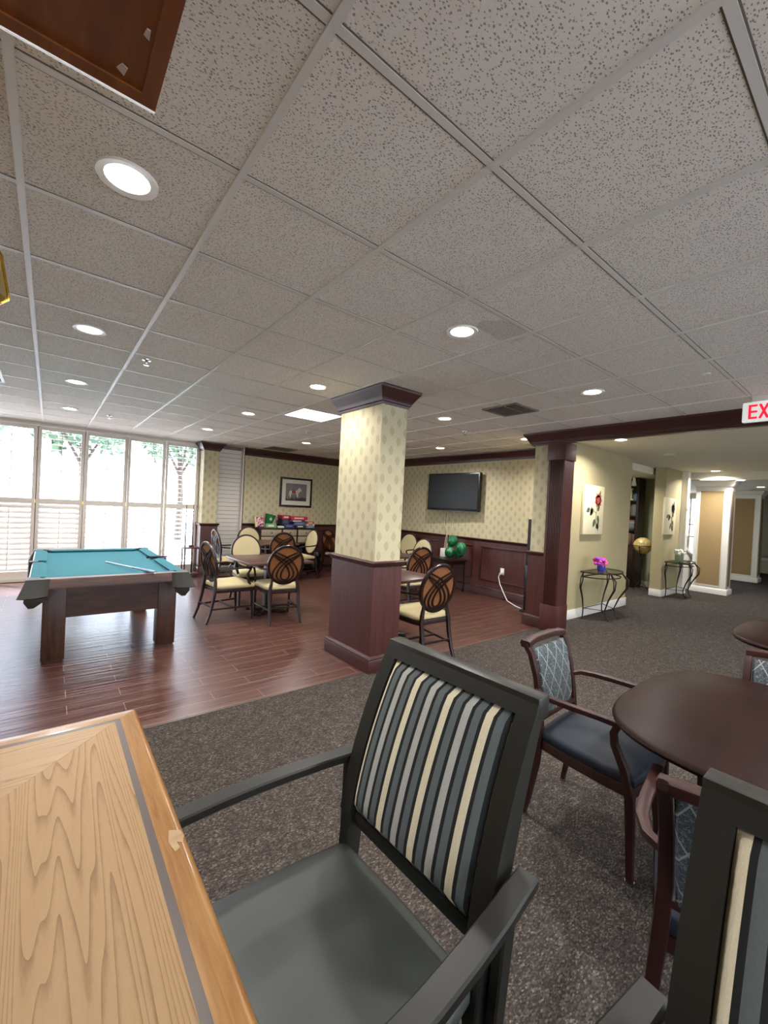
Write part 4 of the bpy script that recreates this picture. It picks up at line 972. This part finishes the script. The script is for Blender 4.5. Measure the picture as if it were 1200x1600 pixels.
for si, (z, hh) in enumerate(((.99, .26), (1.335, .05), (1.67, .25), (2.02, .17), (2.355, .10))):
    y = 3.02; k = 0
    if si == 1:
        zz = z+.006
        for k in range(6):
            c = random.choice(bc); t_ = random.uniform(.03, .045); y0 = 3.03+.01*random.random()
            b = MB(); b.box(10.13, y0, zz+.001, 10.32, 3.32, zz+t_, bev=.002); o = b.build('book', cm(c)); tag(o, '%s book lying flat, %s from the bottom on the second bookcase shelf' % (cname(c), ordw[k]), 'book', 'books lying flat on the second shelf'); zz += t_
            if zz > z+.22: break
        continue
    while y < 3.34:
        t_ = random.uniform(.025, .045); h_ = hh*random.uniform(.8, 1.05); c = bc[(k*3+si*5) % 8] if si != 3 else (96, 120, 140)
        if si == 4: c = (78, 50, 40)
        b = MB(); b.box(10.15, y, z+.007, 10.32, y+t_-.001, z+.007+h_, bev=.002); o = b.build('book', cm(c)); tag(o, '%s upright book, %s from the wall end of the %s bookcase shelf' % (cname(c), ordw[k], words[si]), 'book', 'upright books on the %s shelf' % words[si]); y += t_; k += 1
b = MB(); b.lathe([(0, 0), (.05, .0), (.055, .02), (.045, .08), (.03, .13), (.032, .15), (.028, .17), (0, .175)], n=16); b.tube([(-.0, .018, .155), (0, .02, .20)], [.01, .002], 6); b.tube([(0, -.018, .155), (0, -.02, .20)], [.01, .002], 6)
o = b.build('cat_figurine', cm((232, 230, 226), .3)); o.location = (10.10, 3.08, 2.362); o.scale = (1, 1, 1.15); tag(o, 'white cat figurine on the top shelf of the bookcase', 'figurine')
b = MB(); b.lathe([(0, 0), (.055, 0), (.05, .015), (.014, .04), (.022, .07), (.012, .10), (.022, .15), (.012, .19), (.02, .22), (.045, .245), (.045, .25), (0, .25)], n=18)
o = b.build('candlestick', cm((206, 196, 160), .3)); o.location = (10.09, 3.12, 2.027); o.scale = (1, 1, 1.1); tag(o, 'pale turned candlestick on the shelf below the cat figurine', 'candlestick')
gl = thing('globe_stand', 'antique floor globe on a thin metal stand before the bookcase', 'globe', (9.95, 2.77, .006))
def fg(n):
    k = n.noise(n.co(), 6, 4, .6); n.col(n.ramp(k, [(.45, (196, 172, 110)), (.5, (150, 130, 84)), (.56, (186, 164, 108))]))
b = MB(); b.ball((0, 0, 1.0), .185, n=32); b.build('sphere', mat('antique_map', rough=.3, fn=fg), gl)
b = MB(); b.tube([(0, 0, .12), (0, 0, .72)], .011, 8); b.tube([(.2*cos(a), .2*sin(a), 1.0-.0) for a in [2*pi*k/24 for k in range(24)]], .008, 6, True)
b.tube([(-.2, 0, 1.0), (-.17, 0, .88), (-.09, 0, .78), (0, 0, .745), (.09, 0, .78), (.17, 0, .88), (.2, 0, 1.0)], .008, 6); b.build('stand', M_bronze, gl)
for k in range(3):
    a = 2*pi*k/3+.5; b = MB(); b.tube([(0, 0, .16), (.08*cos(a), .08*sin(a), .13), (.15*cos(a), .15*sin(a), .05), (.17*cos(a), .17*sin(a), 0)], .008, 6); b.build('foot', M_bronze, gl)
bn = thing('white_bench', 'white bench far down the hall at the right edge', 'bench', (18.6, 2.1, .006))
b = MB(); b.box(-.3, -1.2, .42, .3, .8, .52, bev=.01); b.build('seat', M_white, bn); b = MB(); b.box(-.25, -1.15, 0, .25, .75, .42); b.build('base', M_cream, bn, smooth=0)
b = MB(); b.box(18.75, .7, .95, 18.82, 2.2, 2.3)
R_ = thing('louvered_wall_panel', 'cream louvered wall panel above the white bench', 'wall panel', (19.86, 1.6, 1.0)); b.bm.free()
b = MB()
for k in range(20): b.box(0, -1.2, k*.07, .03, 1.0, k*.07+.06)
b.build('slats', M_cream, R_, smooth=0)

# ================================================================== OAK TABLE
TO = .9
zt = zs(TO)
ok = thing('oak_counter_table', 'light oak counter height table with dark inlay in the lower left foreground', 'table', (0, 0, 0))
xe, ye = g(-.268, .502); x2, y2 = xe-1.15, ye-2.2
bw = .046*S; iw = .0135*S
def slab(nm, poly, m, z0, z1, bev=0): b_ = MB(); b_.prism(poly, z0, z1, bev); return b_.build(nm, m, ok)
b = MB(); pr = [(0, zt-.045), (0, zt-.012), (-.002, zt-.006), (-.007, zt-.001), (-.013, zt), (-bw, zt), (-bw, zt-.045)]
b.rings([[(xe+q, (ye+q) if j == 0 else (y2-q), z) for q, z in pr] for j in (0, 1)]); b.build('edge_border', M_oakedge_y, ok)
b = MB(); b.rings([[((xe+q) if j == 0 else (x2-q), ye+q, z) for q, z in pr] for j in (0, 1)]); b.build('edge_border', M_oakedge_x, ok)
b = MB(); b.rings([[(x2-q, (ye+q) if j == 0 else (y2-q), z) for q, z in pr] for j in (0, 1)]); b.build('edge_border', M_oakedge_y, ok)
b = MB(); b.rings([[((xe+q) if j == 0 else (x2-q), y2-q, z) for q, z in pr] for j in (0, 1)]); b.build('edge_border', M_oakedge_x, ok)
b = MB(); a0 = bw; a1 = bw+iw
for P_ in ([(xe-a0, ye-a0), (xe-a0, y2+a0), (xe-a1, y2+a1), (xe-a1, ye-a1)], [(xe-a0, ye-a0), (xe-a1, ye-a1), (x2+a1, ye-a1), (x2+a0, ye-a0)], [(x2+a0, ye-a0), (x2+a1, ye-a1), (x2+a1, y2+a1), (x2+a0, y2+a0)], [(xe-a0, y2+a0), (x2+a0, y2+a0), (x2+a1, y2+a1), (xe-a1, y2+a1)]): b.prism(P_, zt-.01, zt-.0003)
b.build('inlay', M_inlay, ok, smooth=0)
wd = .42
cA = (xe-a1, ye-a1); cB = (x2+a1, ye-a1); cC = (x2+a1, y2+a1); cD = (xe-a1, y2+a1); mid1 = ((xe+x2)/2, ye-(xe-x2)/2); mid2 = ((xe+x2)/2, y2+(xe-x2)/2)
gp = .0008
slab('veneer_panel', [(cA[0], cA[1]-gp*2), (cD[0], cD[1]), mid2, mid1], M_oaky, zt-.02, zt)
slab('veneer_panel', [cA, mid1, cB], M_oakx, zt-.02, zt-.0002)
slab('veneer_panel', [cB, mid1, mid2, cC], M_oaky, zt-.02, zt)
slab('veneer_panel', [cC, mid2, cD], M_oakx, zt-.02, zt)
sx_, sy_ = g(-.281, -.078)
b = MB(); b.flat([(sx_-.012, sy_+.026, zt+.0002), (sx_+.006, sy_+.014, zt+.0002), (sx_+.009, sy_-.004, zt+.0002), (sx_+.002, sy_-.02, zt+.0002), (sx_-.006, sy_-.012, zt+.0002), (sx_-.004, sy_-.03, zt+.0002), (sx_-.014, sy_-.034, zt+.0002), (sx_-.019, sy_-.005, zt+.0002)], .0004, (0, 0, 1)); b.build('scuff_mark', M_chip, ok, smooth=0)
b = MB(); b.box(x2+.12, y2+.12, zt-.11, xe-.12, ye-.12, zt-.045); b.build('apron', M_oakedge_y, ok, smooth=0)
b = MB(); b.box((xe+x2)/2-.16, y2+.5, .05, (xe+x2)/2+.16, ye-.5, zt-.11, bev=.01); b.build('pedestal', M_oakedge_y, ok)
b = MB(); b.box((xe+x2)/2-.3, y2+.4, .006, (xe+x2)/2+.3, ye-.4, .06, bev=.01); b.build('foot', M_oakedge_y, ok)

# ================================================================== STRIPED STOOLS (front = +Y local, turned to face -X)
def arm_ring(x, y, z, d, w_=.048, h_=.024):
    return (x, y, z)
def make_stool(label):
    R_ = thing('striped_counter_chair', label, 'chair', (0, 0, .006), 0, 'striped counter height armchairs')
    # seat
    b = MB(); out = [(.262, .225), (.2, .24), (0, .247), (-.2, .24), (-.262, .225), (-.262, .1), (-.245, -.1), (-.228, -.215), (-.215, -.235), (0, -.242), (.215, -.235), (.228, -.215), (.245, -.1), (.262, .1)]
    cushion_mesh(b, out, .545, .592, .016, .01); b.build('seat_cushion', M_vinyl, R_, S)
    b = MB(); b.prism([(p[0]*.94, p[1]*.94) for p in out], .49, .545, .004); b.build('seat_frame', M_char, R_, S)
    # side frames: rear post, front post
    for sg in (-1, 1):
        b = MB()
        P_ = [(sg*.222, -.30, 0), (sg*.222, -.275, .25), (sg*.222, -.245, .52), (sg*.224, -.255, .62), (sg*.226, -.285, .75), (sg*.227, -.335, .92), (sg*.228, -.395, 1.082)]
        b.bar(P_, [(.045, .034), (.05, .036), (.054, .036), (.056, .036), (.054, .036), (.046, .036), (.038, .036)], (1, 0, 0)); b.build('rear_post', M_char, R_, S)
        b = MB(); b.tube([(sg*.285, .235, 0), (sg*.285, .235, .4), (sg*.29, .225, .70), (sg*.30, .215, .785)], [(.034, .036), (.036, .04), (.036, .04), (.04, .036)], 10, up=(1, 0, 0)); b.build('front_leg', M_char, R_, S)
        # arm: plan curve
        b = MB(); pts = [(sg*.278, -.322), (sg*.284, -.26), (sg*.293, -.19), (sg*.301, -.10), (sg*.307, .0), (sg*.308, .10), (sg*.304, .19), (sg*.299, .25)]
        b.bar([(p[0], p[1], .788-.006*abs(p[1]+.05)) for p in pts], [(.044, .024)]+[(.047, .024)]*6+[(.040, .024)]); b.build('armrest', M_char, R_, S)
        b = MB(); b.bar([(sg*.274, -.285, .78), (sg*.262, -.272, .72), (sg*.254, -.262, .50), (sg*.254, -.275, .01)], [(.05, .026), (.04, .026), (.036, .026), (.034, .026)], (1, 0, 0)); b.build('arm_support', M_char, R_, S)
    # back frame rails
    b = MB(); b.box(-.2475, -.432, 1.072, .2475, -.386, 1.122, bev=.003); b.build('top_rail', M_char, R_, S)
    b = MB(); b.box(-.215, -.275, .640, .215, -.243, .678, bev=.004); b.build('lower_rail', M_char, R_, S)
    # side fillers of back frame: wide flat stiles
    def bp(x, t, off=0):    # t 0..1 along back from z .655 to 1.10
        z = .66+(1.10-.66)*t; y = -.250-.06*t-.095*t*t
        return Vector((x, y-off*.95, z+off*-.25))
    for sg in (-1, 1):
        b = MB(); b.rings([[bp(sg*.247, t/8, -.022), bp(sg*.201, t/8, -.022), bp(sg*.201, t/8, .02), bp(sg*.247, t/8, .01)] for t in range(9)]); b.build('back_stile', M_char, R_, S)
    b = MB(); b.rings([[bp(x, .938, -.022), bp(x, 1.02, -.022), bp(x, 1.02, .022), bp(x, .938, .022)] for x in (-.2465, .2465)]); b.build('header_panel', M_char, R_, S)
    b = MB(); NX, NT = 24, 16
    def surf(side):
        V = []
        for i in range(NT+1):
            row = []
            for j in range(NX+1):
                x = -.205+.41*j/NX; t = .035+(.945-.035)*i/NT; ex = min(1, (1-abs(x/.205))*7); et = min(1, min(i, NT-i)/NT*9)
                bul = (math.sqrt(max(0, 1-(1-ex)**2)))*(math.sqrt(max(0, 1-(1-et)**2)))
                row.append(b.bm.verts.new(bp(x, t, side*(.003+.024*bul+.012*bul*(1-(x/.205)**2)))))
            V.append(row)
        for i in range(NT):
            for j in range(NX): b.bm.faces.new((V[i][j], V[i][j+1], V[i+1][j+1], V[i+1][j]))
        return V
    A_ = surf(-1); B_ = surf(.6)
    def edge(V): return [V[0][j] for j in range(NX+1)]+[V[i][NX] for i in range(1, NT+1)]+[V[NT][j] for j in range(NX-1, -1, -1)]+[V[i][0] for i in range(NT-1, 0, -1)]
    ea, eb = edge(A_), edge(B_)
    for k in range(len(ea)): b.bm.faces.new((ea[k], ea[(k+1) % len(ea)], eb[(k+1) % len(ea)], eb[k]))
    b.build('back_cushion', M_stripe, R_, S)
    b = MB(); b.tube([(-.285, .235, .22), (.285, .235, .22)], (.03, .02), 8); b.tube([(-.285, .235, .16), (-.222, -.28, .16)], (.02, .03), 8); b.tube([(.285, .235, .16), (.222, -.28, .16)], (.02, .03), 8); b.build('footrest', M_char, R_, S)
    return R_
X_, Y_ = g(-.035, -.18)
s1 = make_stool('charcoal framed armchair with striped back and grey-green seat in the centre foreground')
s1.location = (X_, Y_, .006); s1.rotation_euler = (0, 0, radians(90+2))
X_, Y_ = g(-.045, -.965)
copy_thing(s1, (X_, Y_, .006), radians(90+1), 'charcoal framed armchair with striped back cut off by the lower right corner')

# ================================================================== BLUE DINING CHAIRS
def make_dining(label):
    R_ = thing('mahogany_armchair', label, 'chair', (0, 0, .006), 0, 'mahogany armchairs with blue patterned backs')
    out = [(.245, .225), (.15, .24), (0, .245), (-.15, .24), (-.245, .225), (-.245, .1), (-.225, -.08), (-.20, -.2), (-.19, -.225), (0, -.235), (.19, -.225), (.20, -.2), (.225, -.08), (.245, .1)]
    b = MB(); cushion_mesh(b, out, .40, .452, .03, .02); b.build('seat_cushion', M_blue_vinyl, R_, S)
    b = MB(); b.prism([(p[0]*.985, p[1]*.985) for p in out], .352, .402, .004); b.build('seat_frame', M_mahog, R_, S)
    def bp(x, t, off=0): z = .44+.42*t; y = -.225-.045*t-.035*t*t; return Vector((x*(1-.10*(1-t)), y-off, z-off*.15))
    for sg in (-1, 1):
        b = MB(); b.tube([(sg*.215, -.27, .012), (sg*.21, -.25, .12), (sg*.20, -.225, .28), (sg*.19, -.22, .42), (sg*.185, -.23, .55), (sg*.188, -.255, .70), (sg*.192, -.29, .81), (sg*.194, -.325, .855), (sg*.194, -.345, .862)], [(.024, .026), (.028, .032), (.03, .038), (.032, .042), (.03, .04), (.028, .036), (.028, .034), (.028, .03), (.028, .026)], 8, up=(1, 0, 0)); L_ = b.build('rear_leg', M_mahog, R_, S)
        b = MB(); b.lathe([(0, 0), (.014, 0), (.016, .014), (0, .014)], (sg*.215, -.27), 12); b.build('glide', M_chrome, L_, S)
        b = MB(); b.tube([(sg*.235, .225, .012), (sg*.238, .218, .2), (sg*.24, .21, .36), (sg*.247, .185, .47), (sg*.255, .145, .56), (sg*.258, .14, .61), (sg*.256, .155, .648)], [(.028, .03), (.034, .036), (.04, .042), (.034, .04), (.03, .034), (.03, .032), (.032, .03)], 8, up=(1, 0, 0)); L_ = b.build('front_leg', M_mahog, R_, S)
        b = MB(); b.lathe([(0, 0), (.017, 0), (.019, .014), (0, .014)], (sg*.235, .225), 12); b.build('glide', M_chrome, L_, S)
        b = MB(); b.tube([(sg*.256, .165, .65), (sg*.258, .08, .652), (sg*.262, -.06, .648), (sg*.258, -.15, .645), (sg*.235, -.215, .643), (sg*.196, -.24, .638)], [(.034, .026), (.036, .026), (.036, .026), (.034, .026), (.03, .026), (.026, .024)], 10, up=(0, 0, 1)); b.build('armrest', M_mahog, R_, S)
    b = MB(); b.tube([(-.205, -.318, .852), (-.1, -.33, .862), (.1, -.33, .862), (.205, -.318, .852)], [(.05, .036)]*4, 12, up=(0, 0, 1)); b.build('top_rail', M_mahog, R_, S)
    b = MB(); b.tube([(-.19, -.226, .50), (.19, -.226, .50)], (.03, .024), 8, up=(0, 0, 1)); b.build('lower_rail', M_mahog, R_, S)
    b = MB(); rs = []
    for i in range(9):
        t = .16+(.93-.16)*i/8; e = min(i, 8-i)/8*6; th = .008+.014*min(1, e)
        rs.append([bp(x, t, o_) for x, o_ in ((-.175, 0), (-.165, -th), (0, -th-.006), (.165, -th), (.175, 0), (.165, th), (0, th+.004), (-.165, th))])
    b.rings(rs); b.build('back_panel', M_trellis, R_, S)
    return R_
DC = [(1.68, .0, 183, 'mahogany armchair with navy seat in full view left of the large table'),
      (1.1135, -.667, -79, 'mahogany armchair seen from behind between the striped chair and the large table'),
      (2.124, -.60, 90, 'mahogany armchair at the far right side of the large table, cut by the right edge')]
p2 = None
for x, y, a, lb in DC:
    X_, Y_ = g(x, y)
    if p2 is None: p2 = make_dining(lb); p2.location = (X_, Y_, .006); p2.rotation_euler = (0, 0, radians(a))
    else: copy_thing(p2, (X_, Y_, .006), radians(a), lb)
def big_table(x, y, hx, hy, label, rad=.33):
    X_, Y_ = g(x, y)
    R_ = thing('dining_table', label, 'table', (X_, Y_, .006), 0, 'mahogany dining tables with rounded corners')
    b_ = MB(); pts = []
    # superellipse-like rounded square
    for k in range(56):
        t = 2*pi*k/56; c, s_ = cos(t), sin(t); e = .61; pts.append((hx*math.copysign(abs(c)**e, c), hy*math.copysign(abs(s_)**e, s_)))
    b_.rings([[(p[0]*k_, p[1]*k_, z) for p in pts] for k_, z in ((.965, .714), (.99, .722), (1, .734), (.992, .744), (.975, .75), (.5, .7501))]); b_.build('tabletop', M_redtop, R_, S)
    b_ = MB(); b_.prism([(p[0]*.52, p[1]*.52) for p in pts], .66, .714); b_.build('apron', M_ebony, R_, S)
    b_ = MB(); b_.lathe([(0, .05), (.10, .05), (.08, .10), (.055, .2), (.05, .5), (.09, .62), (.12, .66), (0, .66)], n=20); b_.build('pedestal', M_ebony, R_, S)
    for k in range(4):
        a = pi/4+k*pi/2; b_ = MB(); b_.tube([(.05*cos(a), .05*sin(a), .10), (.25*cos(a), .25*sin(a), .07), (.42*cos(a), .42*sin(a), .025)], [(.06, .09), (.055, .06), (.05, .045)], 8, up=(0, 0, 1)); b_.build('foot', M_ebony, R_, S)
big_table(1.72, -.70, .585, .57, 'large mahogany table with rounded corners in the right foreground')
big_table(3.75, -.70, .60, .585, 'mahogany table farther away, only its left corner inside the frame')
